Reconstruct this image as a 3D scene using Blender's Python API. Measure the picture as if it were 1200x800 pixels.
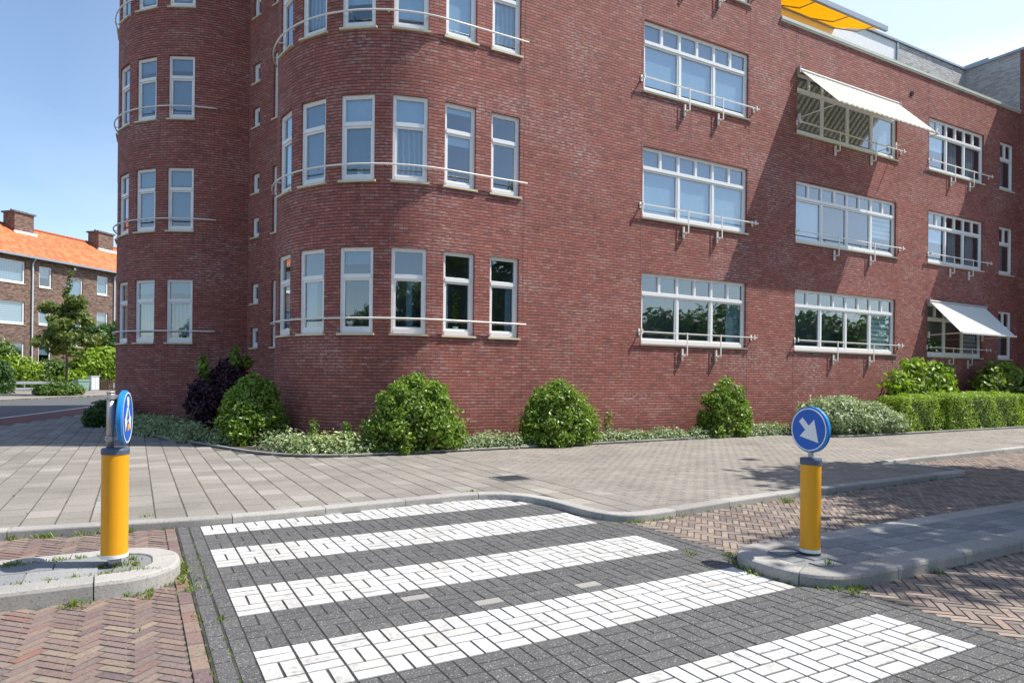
import bpy, bmesh, math, random
import numpy as np
from mathutils import Vector, Matrix
R = math.radians
random.seed(7); RNG = np.random.default_rng(11)
for o in list(bpy.data.objects): bpy.data.objects.remove(o)
SC = bpy.context.scene; COL = SC.collection

# ---------------------------------------------------------------- camera
cam_d = bpy.data.cameras.new('camera'); cam = bpy.data.objects.new('camera', cam_d); COL.objects.link(cam)
SC.camera = cam
cam_d.sensor_width = 36; cam_d.lens = 36*793/1200
cam_d.clip_start = .05; cam_d.clip_end = 2000
TH = R(60.91)
fwd = Vector((math.cos(TH), math.sin(TH), 0)); right = Vector((math.sin(TH), -math.cos(TH), 0)); up = Vector((0, 0, 1))
ROLL = .0107
r2 = right*math.cos(ROLL) - up*math.sin(ROLL)*-1
u2 = up*math.cos(ROLL) - right*math.sin(ROLL)
cam.matrix_world = Matrix(((r2.x, u2.x, -fwd.x, 0), (r2.y, u2.y, -fwd.y, 0), (r2.z, u2.z, -fwd.z, 1.6), (0, 0, 0, 1)))
cam_d.shift_y = 42/1200
# ---------------------------------------------------------------- sky and sun
SUN = Vector((3.3, -1.53, 5.6)).normalized()
W = bpy.data.worlds.new('World'); SC.world = W; W.use_nodes = True
nt = W.node_tree; nt.nodes.clear()
out = nt.nodes.new('ShaderNodeOutputWorld'); bg = nt.nodes.new('ShaderNodeBackground')
sky = nt.nodes.new('ShaderNodeTexSky'); sky.sky_type = 'NISHITA'; sky.sun_disc = False
sky.sun_elevation = math.asin(SUN.z); sky.sun_rotation = math.atan2(SUN.x, SUN.y)
sky.air_density = 1.0; sky.dust_density = .6; sky.ozone_density = 1.6
tc = nt.nodes.new('ShaderNodeTexCoord'); mp = nt.nodes.new('ShaderNodeMapping'); mp.inputs['Scale'].default_value = (1.1, 1.1, 4.5)
nz = nt.nodes.new('ShaderNodeTexNoise'); nz.inputs['Scale'].default_value = 2.2; nz.inputs['Detail'].default_value = 7; nz.inputs['Distortion'].default_value = .5
cr = nt.nodes.new('ShaderNodeValToRGB'); cr.color_ramp.elements[0].position = .42; cr.color_ramp.elements[0].color = (0, 0, 0, 1)
cr.color_ramp.elements[1].position = .85; cr.color_ramp.elements[1].color = (1, 1, 1, 1)
dotn = nt.nodes.new('ShaderNodeVectorMath'); dotn.operation = 'DOT_PRODUCT'; dotn.inputs[1].default_value = (.93, .36, .1)
mr = nt.nodes.new('ShaderNodeMapRange'); mr.inputs['From Min'].default_value = .15; mr.inputs['From Max'].default_value = .85
mr.inputs['To Min'].default_value = .12; mr.inputs['To Max'].default_value = 1.0
mul = nt.nodes.new('ShaderNodeMath'); mul.operation = 'MULTIPLY'
add = nt.nodes.new('ShaderNodeMath'); add.operation = 'MULTIPLY_ADD'; add.inputs[1].default_value = .45
mr2 = nt.nodes.new('ShaderNodeMapRange'); mr2.inputs['From Min'].default_value = .3; mr2.inputs['From Max'].default_value = .95; mr2.inputs['To Max'].default_value = .40
mix = nt.nodes.new('ShaderNodeMixRGB'); mix.inputs[2].default_value = (6.6, 7.2, 7.9, 1)
L = nt.links.new
L(tc.outputs['Generated'], mp.inputs[0]); L(mp.outputs[0], nz.inputs['Vector']); L(nz.outputs['Fac'], cr.inputs[0])
L(tc.outputs['Generated'], dotn.inputs[0]); L(dotn.outputs['Value'], mr.inputs['Value']); L(dotn.outputs['Value'], mr2.inputs['Value'])
L(cr.outputs[0], mul.inputs[0]); L(mr.outputs[0], mul.inputs[1]); L(mul.outputs[0], add.inputs[0]); L(mr2.outputs[0], add.inputs[2])
L(add.outputs[0], mix.inputs[0]); L(sky.outputs[0], mix.inputs[1]); L(mix.outputs[0], bg.inputs[0]); bg.inputs[1].default_value = .14
L(bg.outputs[0], out.inputs[0])
sd = bpy.data.lights.new('sun', 'SUN'); sd.energy = 4.7; sd.angle = R(.53); sd.color = (1, .955, .88)
so = bpy.data.objects.new('sun', sd); COL.objects.link(so); so.rotation_euler = SUN.to_track_quat('Z', 'Y').to_euler(); so.location = (20, -10, 40)
SC.view_settings.view_transform = 'Standard'; SC.view_settings.look = 'None'; SC.view_settings.gamma = 1; SC.view_settings.exposure = .61
SC.view_settings.use_curve_mapping = False
try:
    SC.cycles.max_bounces = 8; SC.cycles.transparent_max_bounces = 16; SC.cycles.diffuse_bounces = 4
except Exception: pass

# ---------------------------------------------------------------- material helpers
class NB:
    def __init__(s, name):
        s.m = bpy.data.materials.new(name); s.m.use_nodes = True; s.t = s.m.node_tree; s.t.nodes.clear()
        s.out = s.n('OutputMaterial')
    def n(s, k, **kw):
        x = s.t.nodes.new('ShaderNode'+k)
        for a, v in kw.items():
            if isinstance(v, (int, float, tuple)) and a in x.inputs: x.inputs[a].default_value = v
            else: setattr(x, a, v)
        return x
    def l(s, a, b): s.t.links.new(a, b)
    def ramp(s, src, stops, interp='LINEAR'):
        r = s.n('ValToRGB'); cr = r.color_ramp; cr.interpolation = interp
        while len(cr.elements) < len(stops): cr.elements.new(.5)
        for e, (p, c) in zip(cr.elements, stops): e.position = p; e.color = (*c, 1) if len(c) == 3 else c
        s.l(src, r.inputs[0]); return r.outputs[0]
    def noise(s, scale, detail=4, coord='Object', rough=.5, vec=None, sc=None):
        if vec is None:
            t = s.n('TexCoord'); vec = t.outputs[coord]
        if sc:
            m = s.n('Mapping'); m.inputs['Scale'].default_value = sc; s.l(vec, m.inputs[0]); vec = m.outputs[0]
        x = s.n('TexNoise'); x.inputs['Scale'].default_value = scale; x.inputs['Detail'].default_value = detail; x.inputs['Roughness'].default_value = rough
        s.l(vec, x.inputs['Vector']); return x.outputs['Fac']
    def mix(s, fac, a, b, mode='MIX'):
        m = s.n('MixRGB', blend_type=mode)
        for i, v in enumerate((fac, a, b)):
            if isinstance(v, (int, float)): m.inputs[i].default_value = v if i == 0 else (v, v, v, 1)
            elif isinstance(v, tuple): m.inputs[i].default_value = (*v, 1)
            else: s.l(v, m.inputs[i])
        return m.outputs[0]
    def math(s, op, a, b=0, c=None):
        m = s.n('Math', operation=op)
        for i, v in enumerate((a, b) if c is None else (a, b, c)):
            if isinstance(v, (int, float)): m.inputs[i].default_value = v
            else: s.l(v, m.inputs[i])
        return m.outputs[0]
    def bsdf(s, col, rough=.6, metal=0, bump=None, bs=.3, bd=.01, spec=.5):
        b = s.n('BsdfPrincipled')
        for k, v in (('Base Color', col), ('Roughness', rough), ('Metallic', metal), ('Specular IOR Level', spec)):
            if isinstance(v, tuple): b.inputs[k].default_value = (*v, 1)
            elif isinstance(v, (int, float)): b.inputs[k].default_value = v
            else: s.l(v, b.inputs[k])
        if bump is not None:
            bp = s.n('Bump'); bp.inputs['Strength'].default_value = bs; bp.inputs['Distance'].default_value = bd
            s.l(bump, bp.inputs['Height']); s.l(bp.outputs[0], b.inputs['Normal'])
        s.b = b; s.l(b.outputs[0], s.out.inputs[0]); return s.m
def attr(nb, name='tint'):
    a = nb.n('Attribute', attribute_name=name); return a.outputs['Fac']

def paint(name, col, rough=.45, metal=0, var=.12, scale=6, dirt=None):
    nb = NB(name); f = nb.noise(scale, 5)
    c = nb.mix(f, tuple(x*(1-var) for x in col), tuple(min(1, x*(1+var)) for x in col))
    f2 = nb.noise(scale*9, 3)
    c = nb.mix(nb.math('MULTIPLY', f2, .12), c, dirt or tuple(x*.6 for x in col))
    return nb.bsdf(c, rough, metal, bump=f2, bs=.08)

def brick_mat(name, stops, mortar, bw=.21, rh=.07, bloom=.35, patchscale=.35, coord='UV', headfade=.5, rough=.8, msize=.0045):
    nb = NB(name); t = nb.n('TexCoord'); uv = t.outputs[coord]
    br = nb.n('TexBrick'); br.offset = .5; br.inputs['Color1'].default_value = (0, 0, 0, 1); br.inputs['Color2'].default_value = (1, 1, 1, 1)
    br.inputs['Mortar'].default_value = (.5, .5, .5, 1); br.inputs['Scale'].default_value = 1; br.inputs['Mortar Size'].default_value = msize
    br.inputs['Mortar Smooth'].default_value = .3; br.inputs['Brick Width'].default_value = bw; br.inputs['Row Height'].default_value = rh
    nb.l(uv, br.inputs['Vector'])
    col = nb.ramp(br.outputs['Color'], stops)
    sep = nb.n('SeparateXYZ'); nb.l(uv, sep.inputs[0])
    # broad patches, fired tone differences and pale bloom
    big = nb.noise(patchscale, 4, vec=uv, rough=.6)
    col = nb.mix(nb.math('MULTIPLY', nb.ramp(big, [(.35, (0, 0, 0)), (.7, (1, 1, 1))]), .38), col, nb.mix(1, col, (.66, .64, .66), 'MULTIPLY'))
    fine = nb.noise(7, 6, vec=uv, sc=(1, 2.2, 1), rough=.65)
    col = nb.mix(nb.math('MULTIPLY', nb.ramp(fine, [(.55, (0, 0, 0)), (.78, (1, 1, 1))]), bloom), col, (.62, .52, .50))
    blp = nb.noise(.55, 3, vec=uv, sc=(1, 1.3, 1)); blf = nb.noise(16, 3, vec=uv, sc=(.5, 1.6, 1))
    col = nb.mix(nb.math('MULTIPLY', nb.math('MULTIPLY', nb.ramp(blp, [(.50, (0, 0, 0)), (.70, (1, 1, 1))]), nb.ramp(blf, [(.48, (0, 0, 0)), (.62, (1, 1, 1))])), bloom*.6), col, (.66, .58, .56))
    stn = nb.noise(5.5, 3, vec=uv, sc=(1, .10, 1)); stf = nb.math('FRACT', nb.math('DIVIDE', nb.math('SUBTRACT', sep.outputs[1], 2.52), 3.3))
    if rh == .07: col = nb.mix(nb.math('MULTIPLY', nb.math('MULTIPLY', nb.ramp(stn, [(.50, (0, 0, 0)), (.66, (1, 1, 1))]), nb.ramp(stf, [(.60, (0, 0, 0)), (1, (1, 1, 1))])), .45), col, nb.mix(1, col, (.50, .50, .52), 'MULTIPLY'))
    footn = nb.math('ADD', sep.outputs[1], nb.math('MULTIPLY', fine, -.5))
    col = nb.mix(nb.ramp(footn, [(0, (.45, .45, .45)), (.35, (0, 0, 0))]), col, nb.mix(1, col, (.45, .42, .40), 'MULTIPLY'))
    speck = nb.noise(34, 3, vec=uv, sc=(1, 2, 1))
    col = nb.mix(nb.ramp(speck, [(.3, (.35, .35, .35)), (.52, (0, 0, 0))]), col, nb.mix(1, col, (.35, .33, .36), 'MULTIPLY'))
    # raked bed joints: dark and wider than the head joints
    row = nb.math('FRACT', nb.math('DIVIDE', sep.outputs[1], rh))
    d = nb.math('ABSOLUTE', nb.math('SUBTRACT', row, .5))
    bed = nb.ramp(d, [(.365, (0, 0, 0)), (.415, (1, 1, 1))])
    head = nb.math('MULTIPLY', br.outputs['Fac'], headfade)
    m = nb.math('MAXIMUM', bed, head)
    col = nb.mix(m, col, mortar)
    h = nb.math('SUBTRACT', nb.math('MULTIPLY', fine, .25), m)
    return nb.bsdf(col, rough, bump=h, bs=.55, bd=.012, spec=.35)

M = {}
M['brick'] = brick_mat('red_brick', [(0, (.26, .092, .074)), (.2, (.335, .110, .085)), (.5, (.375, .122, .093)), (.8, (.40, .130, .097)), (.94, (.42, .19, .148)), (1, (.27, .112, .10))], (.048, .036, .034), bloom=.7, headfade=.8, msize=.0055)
M['brick_grey'] = brick_mat('grey_brick', [(0, (.40, .385, .37)), (.5, (.54, .525, .505)), (1, (.64, .625, .60))], (.26, .25, .24), bloom=.1)
M['brick_brown'] = brick_mat('brown_brick', [(0, (.07, .045, .035)), (.4, (.17, .10, .075)), (.8, (.25, .15, .105)), (1, (.30, .20, .15))], (.13, .11, .10), bloom=.12, headfade=.4)
M['white'] = paint('white_paint', (.82, .82, .80), .35, var=.03)
M['cream'] = paint('cream_paint', (.76, .73, .62), .45, var=.05)
M['sill'] = paint('cream_tile', (.62, .57, .38), .5, var=.12)
M['rail'] = paint('off_white_rail', (.78, .75, .68), .35, var=.05)
M['zinc'] = paint('zinc', (.36, .38, .40), .4, .6)
M['coping'] = paint('coping_metal', (.55, .55, .46), .45, .1)
M['galv'] = paint('galvanised_steel', (.50, .47, .45), .45, .55, scale=30)
M['dark'] = paint('dark_rubber', (.035, .037, .042), .6)
M['bollcap'] = paint('blue_grey_cap', (.07, .095, .15), .55)
M['joint'] = paint('joint_mastic', (.10, .05, .045), .8)
M['white_wall'] = paint('white_stucco', (.80, .80, .80), .7)
M['room'] = paint('room_wall', (.20, .205, .21), .9)
M['roofing'] = paint('roof_felt', (.12, .12, .13), .9)
M['bluesign'] = paint('sign_blue', (.002, .105, .50), .45, var=.03)
M['bluerim'] = paint('sign_rim_blue', (.01, .22, .60), .38, var=.05)
M['signwhite'] = paint('sign_white', (.78, .80, .80), .35, var=.02)
M['orange'] = paint('orange_sticker', (.85, .32, .02), .5)
M['soil'] = paint('soil', (.055, .04, .03), .95, var=.5, scale=20)
M['blind'] = paint('white_blind', (.58, .67, .73), .8)
M['greyblind'] = paint('grey_blind', (.20, .27, .33), .8)
M['curtain'] = None
nb = NB('net_curtain'); t = nb.n('TexCoord'); s_ = nb.n('SeparateXYZ'); nb.l(t.outputs['Object'], s_.inputs[0])
w = nb.math('SINE', nb.math('MULTIPLY', nb.math('ADD', s_.outputs[0], nb.math('MULTIPLY', nb.noise(3, 2), .1)), 55))
c = nb.ramp(w, [(0, (.30, .33, .35)), (1, (.55, .58, .60))]); M['curtain'] = nb.bsdf(c, .9)
nb = NB('slatted_blind'); t = nb.n('TexCoord'); s_ = nb.n('SeparateXYZ'); nb.l(t.outputs['Object'], s_.inputs[2-2])
w = nb.math('SINE', nb.math('MULTIPLY', s_.outputs[2], 42)); c = nb.ramp(w, [(.3, (.30, .34, .35)), (.6, (.68, .72, .72))]); M['slats'] = nb.bsdf(c, .8)

nb = NB('window_glass'); lw = nb.n('LayerWeight'); lw.inputs['Blend'].default_value = .5
f = nb.math('MULTIPLY_ADD', nb.math('POWER', lw.outputs['Facing'], 3.0), .80, .20)
tr = nb.n('BsdfTransparent'); tr.inputs[0].default_value = (.66, .78, .84, 1)
gl = nb.n('BsdfGlossy'); gl.inputs['Color'].default_value = (.93, .97, 1, 1); gl.inputs['Roughness'].default_value = .015
nzz = nb.noise(1.3, 2); bp = nb.n('Bump'); bp.inputs['Strength'].default_value = .06; bp.inputs['Distance'].default_value = .03; nb.l(nzz, bp.inputs['Height']); nb.l(bp.outputs[0], gl.inputs['Normal'])
ms = nb.n('MixShader'); nb.l(f, ms.inputs[0]); nb.l(tr.outputs[0], ms.inputs[1]); nb.l(gl.outputs[0], ms.inputs[2]); nb.l(ms.outputs[0], nb.out.inputs[0]); M['glass'] = nb.m

def fabric(name, a, b, freq=None, trans=.35, trc=None):
    nb = NB(name); t = nb.n('TexCoord'); s = nb.n('SeparateXYZ'); nb.l(t.outputs['Object'], s.inputs[0])
    if freq: c = nb.ramp(nb.math('FRACT', nb.math('MULTIPLY', s.outputs[0], freq)), [(.48, a), (.52, b)])
    else: c = nb.mix(nb.noise(3, 3), a, b)
    d = nb.n('BsdfDiffuse'); tl = nb.n('BsdfTranslucent'); nb.l(c, d.inputs[0])
    if trc: tl.inputs[0].default_value = (*trc, 1)
    else: nb.l(c, tl.inputs[0])
    ms = nb.n('MixShader'); ms.inputs[0].default_value = trans
    nb.l(d.outputs[0], ms.inputs[1]); nb.l(tl.outputs[0], ms.inputs[2]); nb.l(ms.outputs[0], nb.out.inputs[0]); return nb.m
M['awn'] = fabric('striped_awning_cloth', (.88, .86, .78), (.58, .56, .48), 4.2, .35)
M['awn_grey'] = fabric('grey_striped_awning_cloth', (.84, .83, .78), (.62, .62, .58), 7.5, .2)
M['awn_yellow'] = fabric('yellow_awning_cloth', (.96, .68, .08), (.92, .62, .06), None, .6)

def leaf_mat(name, stops, trans=.35, rough=.45, scale=1.6):
    nb = NB(name); a = attr(nb); n = nb.noise(scale, 3)
    f = nb.math('ADD', nb.math('MULTIPLY', a, .7), nb.math('MULTIPLY', n, .32))
    c = nb.ramp(f, stops)
    b = nb.n('BsdfPrincipled'); nb.l(c, b.inputs['Base Color']); b.inputs['Roughness'].default_value = rough; b.inputs['Specular IOR Level'].default_value = .45
    tl = nb.n('BsdfTranslucent'); nb.l(nb.mix(1, c, (1.35, 1.5, .6), 'MULTIPLY'), tl.inputs[0])
    ms = nb.n('MixShader'); ms.inputs[0].default_value = trans; nb.l(b.outputs[0], ms.inputs[1]); nb.l(tl.outputs[0], ms.inputs[2]); nb.l(ms.outputs[0], nb.out.inputs[0]); return nb.m
M['leaf_green'] = leaf_mat('glossy_green_leaf', [(0, (.035, .07, .012)), (.25, (.09, .165, .022)), (.6, (.22, .33, .05)), (.9, (.38, .46, .12)), (1, (.30, .24, .08))], rough=.33)
M['leaf_lime'] = leaf_mat('lime_leaf', [(0, (.07, .12, .012)), (.35, (.18, .28, .022)), (.7, (.31, .42, .045)), (1, (.45, .53, .09))])
M['leaf_dark'] = leaf_mat('dark_green_leaf', [(0, (.02, .05, .012)), (.5, (.055, .12, .025)), (1, (.13, .22, .05))])
M['leaf_mid'] = leaf_mat('mid_green_leaf', [(0, (.04, .08, .016)), (.5, (.11, .19, .035)), (1, (.24, .32, .08))])
M['leaf_silver'] = leaf_mat('silver_leaf', [(0, (.11, .16, .08)), (.45, (.26, .33, .17)), (.8, (.45, .51, .30)), (1, (.62, .66, .44))], trans=.2)
M['leaf_cream'] = leaf_mat('variegated_leaf', [(0, (.08, .14, .05)), (.4, (.22, .30, .12)), (.62, (.48, .52, .25)), (1, (.72, .72, .45))], trans=.2)
M['leaf_purple'] = leaf_mat('purple_leaf', [(0, (.018, .006, .012)), (.6, (.050, .014, .030)), (1, (.11, .03, .06))], trans=.15)
M['leaf_maple'] = leaf_mat('bronze_tipped_leaf', [(0, (.05, .075, .02)), (.5, (.14, .19, .04)), (.8, (.24, .26, .07)), (1, (.30, .13, .07))])
M['leaf_orange'] = leaf_mat('orange_tipped_leaf', [(0, (.06, .11, .02)), (.5, (.19, .28, .04)), (.8, (.34, .36, .07)), (1, (.52, .28, .07))])
M['grass'] = leaf_mat('weed_blade', [(0, (.05, .09, .015)), (.6, (.15, .22, .03)), (1, (.36, .34, .10))])
nb = NB('bark'); n = nb.noise(9, 5, sc=(1, 1, .25)); M['bark'] = nb.bsdf(nb.ramp(n, [(.3, (.07, .055, .045)), (.7, (.20, .165, .13))]), .9, bump=n, bs=.6, bd=.02)

def paver_mat(name, stops, bscale=55, rough=.8, stain=.25, var2=.25, stainc=(.25, .25, .27), speck=None, wear=0):
    nb = NB(name); a = attr(nb); c = nb.ramp(a, stops)
    n1 = nb.noise(bscale, 4, rough=.7); n2 = nb.noise(.9, 5); n3 = nb.noise(bscale*3.2, 2)
    c = nb.mix(nb.math('MULTIPLY', n1, var2), c, nb.mix(1, c, (.45, .45, .45), 'MULTIPLY'))
    c = nb.mix(nb.math('MULTIPLY', nb.ramp(n2, [(.42, (0, 0, 0)), (.72, (1, 1, 1))]), stain), c, nb.mix(1, c, tuple(x*2 for x in stainc), 'MULTIPLY'))
    c = nb.mix(nb.ramp(n3, [(.62, (0, 0, 0)), (.74, (.35, .35, .35))]), c, nb.mix(1, c, (1.6, 1.6, 1.6), 'MULTIPLY'))
    if speck:
        v = nb.noise(speck[0], 1, rough=.9); c = nb.mix(nb.ramp(v, [(.60, (0, 0, 0)), (.70, (speck[1],)*3)]), c, (.42, .41, .39))
        v2 = nb.noise(speck[0]*.8, 2, sc=(1.1, .9, 1)); c = nb.mix(nb.ramp(v2, [(.30, (.7, .7, .7)), (.42, (0, 0, 0))]), c, nb.mix(1, c, (.45, .45, .45), 'MULTIPLY'))
    if wear:
        w1 = nb.noise(2.3, 7, rough=.75); w2 = nb.noise(24, 5, rough=.7)
        w = nb.math('MULTIPLY', nb.ramp(w1, [(.42, (0, 0, 0)), (.66, (1, 1, 1))]), nb.ramp(w2, [(.42, (0, 0, 0)), (.60, (1, 1, 1))]))
        c = nb.mix(nb.math('MULTIPLY', w, wear), c, (.24, .235, .225))
    return nb.bsdf(c, rough, bump=n3, bs=.35, bd=.004, spec=.3)
M['clay'] = paver_mat('clay_paver', [(0, (.165, .115, .115)), (.22, (.225, .150, .130)), (.45, (.26, .190, .150)), (.62, (.20, .145, .135)), (.8, (.30, .232, .170)), (.94, (.22, .135, .118)), (1, (.27, .135, .10))], 38, stain=.4, var2=.4, speck=(60, .2), wear=.3)
M['clay_road'] = paver_mat('weathered_clay_paver', [(0, (.15, .125, .115)), (.3, (.22, .175, .15)), (.6, (.28, .225, .185)), (.9, (.33, .265, .215)), (1, (.27, .17, .135))], 38)
M['tile'] = paver_mat('concrete_tile', [(0, (.25, .226, .192)), (.5, (.285, .259, .223)), (.9, (.31, .283, .245)), (1, (.36, .332, .29))], 40, stain=.5, var2=.35, speck=(60, .25), wear=.25)
M['block'] = paver_mat('concrete_block', [(0, (.27, .243, .207)), (.5, (.295, .267, .23)), (1, (.322, .293, .253))], 30, stain=.5, var2=.35, speck=(60, .2), wear=.3)
M['island_tile'] = paver_mat('grey_island_tile', [(0, (.21, .22, .225)), (.5, (.27, .28, .285)), (1, (.33, .335, .33))], 40, stain=.5, var2=.4, speck=(70, .35), wear=.35)
M['basalt'] = paver_mat('charcoal_paver', [(0, (.088, .086, .086)), (.5, (.098, .096, .095)), (.93, (.110, .108, .107)), (.95, (.30, .28, .26)), (1, (.34, .32, .29))], 60, stain=.15, speck=(95, .75))
M['zebra'] = paver_mat('white_paver', [(0, (.50, .487, .455)), (.5, (.56, .552, .53)), (1, (.61, .605, .59))], 26, stain=.3, var2=.25, stainc=(.40, .395, .38), wear=.95)
M['kerb'] = paver_mat('concrete_kerb', [(0, (.33, .315, .29)), (.5, (.40, .38, .35)), (1, (.46, .44, .405))], 30, stain=.4, var2=.35, speck=(70, .35), wear=.55)
nb = NB('joint_sand'); n = nb.noise(4, 6); n2 = nb.noise(60, 3)
c = nb.ramp(n, [(.3, (.055, .05, .042)), (.62, (.105, .095, .075)), (.75, (.09, .11, .04))]); M['sand'] = nb.bsdf(c, .95, bump=n2)
nb = NB('dark_joint_sand'); n = nb.noise(5, 5); M['darksand'] = nb.bsdf(nb.ramp(n, [(.4, (.026, .026, .024)), (.62, (.055, .052, .042)), (.78, (.10, .10, .05))]), .95)
nb = NB('asphalt'); n = nb.noise(80, 3); n2 = nb.noise(.6, 5); c = nb.mix(n2, (.075, .078, .082), (.115, .118, .12)); c = nb.mix(nb.math('MULTIPLY', n, .3), c, (.03, .03, .03)); M['asphalt'] = nb.bsdf(c, .85, bump=n, bs=.3)
M['redlane'] = paint('red_asphalt', (.16, .045, .045), .85, var=.15, scale=2)
M['line'] = paint('road_paint', (.72, .72, .70), .6)
nb = NB('ground_soil'); n = nb.noise(.4, 6); M['ground'] = nb.bsdf(nb.ramp(n, [(.3, (.09, .10, .05)), (.7, (.15, .14, .09))]), .95)
nb = NB('orange_pantile'); t = nb.n('TexCoord'); s_ = nb.n('SeparateXYZ'); nb.l(t.outputs['UV'], s_.inputs[0])
cx_ = nb.math('SINE', nb.math('MULTIPLY', s_.outputs[0], 2*math.pi/.26)); cy_ = nb.math('FRACT', nb.math('DIVIDE', s_.outputs[1], .34))
brk = nb.n('TexBrick'); brk.offset = 0; brk.inputs['Color1'].default_value = (0, 0, 0, 1); brk.inputs['Color2'].default_value = (1, 1, 1, 1); brk.inputs['Mortar Size'].default_value = 0; brk.inputs['Scale'].default_value = 1
brk.inputs['Brick Width'].default_value = .26; brk.inputs['Row Height'].default_value = .34; nb.l(t.outputs['UV'], brk.inputs['Vector'])
c = nb.ramp(brk.outputs['Color'], [(0, (.42, .095, .032)), (.5, (.58, .150, .045)), (1, (.66, .20, .07))])
c = nb.mix(nb.ramp(cy_, [(.0, (.7, .7, .7)), (.14, (0, 0, 0))]), c, nb.mix(1, c, (.45, .4, .4), 'MULTIPLY'))
h = nb.math('ADD', cx_, nb.math('MULTIPLY', cy_, -.8)); M['pantile'] = nb.bsdf(c, .7, bump=h, bs=.7, bd=.04)
nb = NB('yellow_reflective'); t = nb.n('TexCoord'); s_ = nb.n('SeparateXYZ'); nb.l(t.outputs['Object'], s_.inputs[0])
vz = nb.math('SINE', nb.math('MULTIPLY', s_.outputs[2], 420)); n = nb.noise(14, 4)
c = nb.mix(nb.math('MULTIPLY', nb.math('ADD', vz, 1), .07), (.80, .36, .005), (.40, .15, .003)); c = nb.mix(nb.math('MULTIPLY', n, .2), c, (.58, .25, .008))
M['yellow'] = nb.bsdf(c, .38, bump=vz, bs=.05)
M['fence'] = paint('brown_timber', (.10, .065, .045), .85, var=.3)
M['greenbin'] = paint('pale_green_plastic', (.22, .35, .30), .5)
M['box'] = paint('light_grey_cabinet', (.58, .60, .62), .5)

# ---------------------------------------------------------------- mesh helpers
def finish(name, me, mat, parent=None, loc=None):
    if mat is not None:
        for m in (mat if isinstance(mat, (list, tuple)) else [mat]): me.materials.append(m)
    o = bpy.data.objects.new(name, me); COL.objects.link(o)
    if parent is not None: o.parent = parent
    if loc is not None: o.location = loc
    return o
def obj(name, bm, mat, parent=None, smooth=False, loc=None):
    me = bpy.data.meshes.new(name); bm.normal_update(); bm.to_mesh(me); bm.free()
    if smooth:
        for p in me.polygons: p.use_smooth = True
    return finish(name, me, mat, parent, loc)
def tag(o, label=None, cat=None, group=None, kind=None):
    if label: o['label'] = label
    if cat: o['category'] = cat
    if group: o['group'] = group
    if kind: o['kind'] = kind
    return o
def struct(o): o['kind'] = 'structure'; return o
def thing(name, label, cat, loc=(0, 0, 0), rz=0, group=None):
    o = bpy.data.objects.new(name, None); COL.objects.link(o); o.location = loc; o.rotation_euler = (0, 0, rz); o.empty_display_size = .3
    return tag(o, label, cat, group)
def box(bm, x0, x1, y0, y1, z0, z1, mi=0):
    v = [bm.verts.new(p) for p in ((x0, y0, z0), (x1, y0, z0), (x1, y1, z0), (x0, y1, z0), (x0, y0, z1), (x1, y0, z1), (x1, y1, z1), (x0, y1, z1))]
    for f in ((0, 3, 2, 1), (4, 5, 6, 7), (0, 1, 5, 4), (1, 2, 6, 5), (2, 3, 7, 6), (3, 0, 4, 7)):
        fc = bm.faces.new([v[i] for i in f]); fc.material_index = mi
def tube(bm, pts, r, seg=8, r1=None, caps=True):
    pts = [Vector(p) for p in pts]; rings = []; n = len(pts)
    for i, p in enumerate(pts):
        t = (pts[min(i+1, n-1)] - pts[max(i-1, 0)]).normalized()
        a = t.cross(Vector((0, 0, 1)))
        if a.length < .1: a = t.cross(Vector((1, 0, 0)))
        a.normalize(); b = t.cross(a)
        rr = r if r1 is None else r + (r1-r)*i/(n-1)
        rings.append([bm.verts.new(p + a*rr*math.cos(k*2*math.pi/seg) + b*rr*math.sin(k*2*math.pi/seg)) for k in range(seg)])
    for i in range(n-1):
        for k in range(seg): bm.faces.new((rings[i][k], rings[i][(k+1) % seg], rings[i+1][(k+1) % seg], rings[i+1][k]))
    if caps: bm.faces.new(rings[0][::-1]); bm.faces.new(rings[-1])
def lathe(bm, prof, seg=40):
    rings = [[bm.verts.new((r*math.cos(k*2*math.pi/seg), r*math.sin(k*2*math.pi/seg), z)) for k in range(seg)] for r, z in prof]
    for i in range(len(rings)-1):
        for k in range(seg): bm.faces.new((rings[i][k], rings[i][(k+1) % seg], rings[i+1][(k+1) % seg], rings[i+1][k]))
    bm.faces.new(rings[0][::-1]); bm.faces.new(rings[-1])
def prism(bm, pts, z0, z1):     # polygon (ccw) extruded in z
    a = [bm.verts.new((x, y, z0)) for x, y in pts]; b = [bm.verts.new((x, y, z1)) for x, y in pts]; n = len(pts)
    bm.faces.new(b); bm.faces.new(a[::-1])
    for i in range(n): bm.faces.new((a[i], a[(i+1) % n], b[(i+1) % n], b[i]))
def sheet(name, pts, z, mat, thick=.05):
    bm = bmesh.new(); prism(bm, pts, z-thick, z); bmesh.ops.recalc_face_normals(bm, faces=bm.faces); bmesh.ops.triangulate(bm, faces=bm.faces)
    return struct(obj(name, bm, mat))
def np_mesh(name, verts, faces4, tint, mat, parent=None):
    me = bpy.data.meshes.new(name); nv = len(verts); nf = len(faces4)
    me.vertices.add(nv); me.vertices.foreach_set('co', np.ascontiguousarray(verts, dtype=np.float32).ravel())
    me.loops.add(nf*4); me.loops.foreach_set('vertex_index', np.ascontiguousarray(faces4, dtype=np.int32).ravel())
    me.polygons.add(nf); me.polygons.foreach_set('loop_start', np.arange(0, nf*4, 4, dtype=np.int32))
    me.update(calc_edges=True); me.polygons.foreach_set('use_smooth', np.zeros(nf, dtype=bool))
    a = me.attributes.new('tint', 'FLOAT', 'FACE'); a.data.foreach_set('value', np.asarray(tint, dtype=np.float32))
    return finish(name, me, mat, parent)

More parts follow.
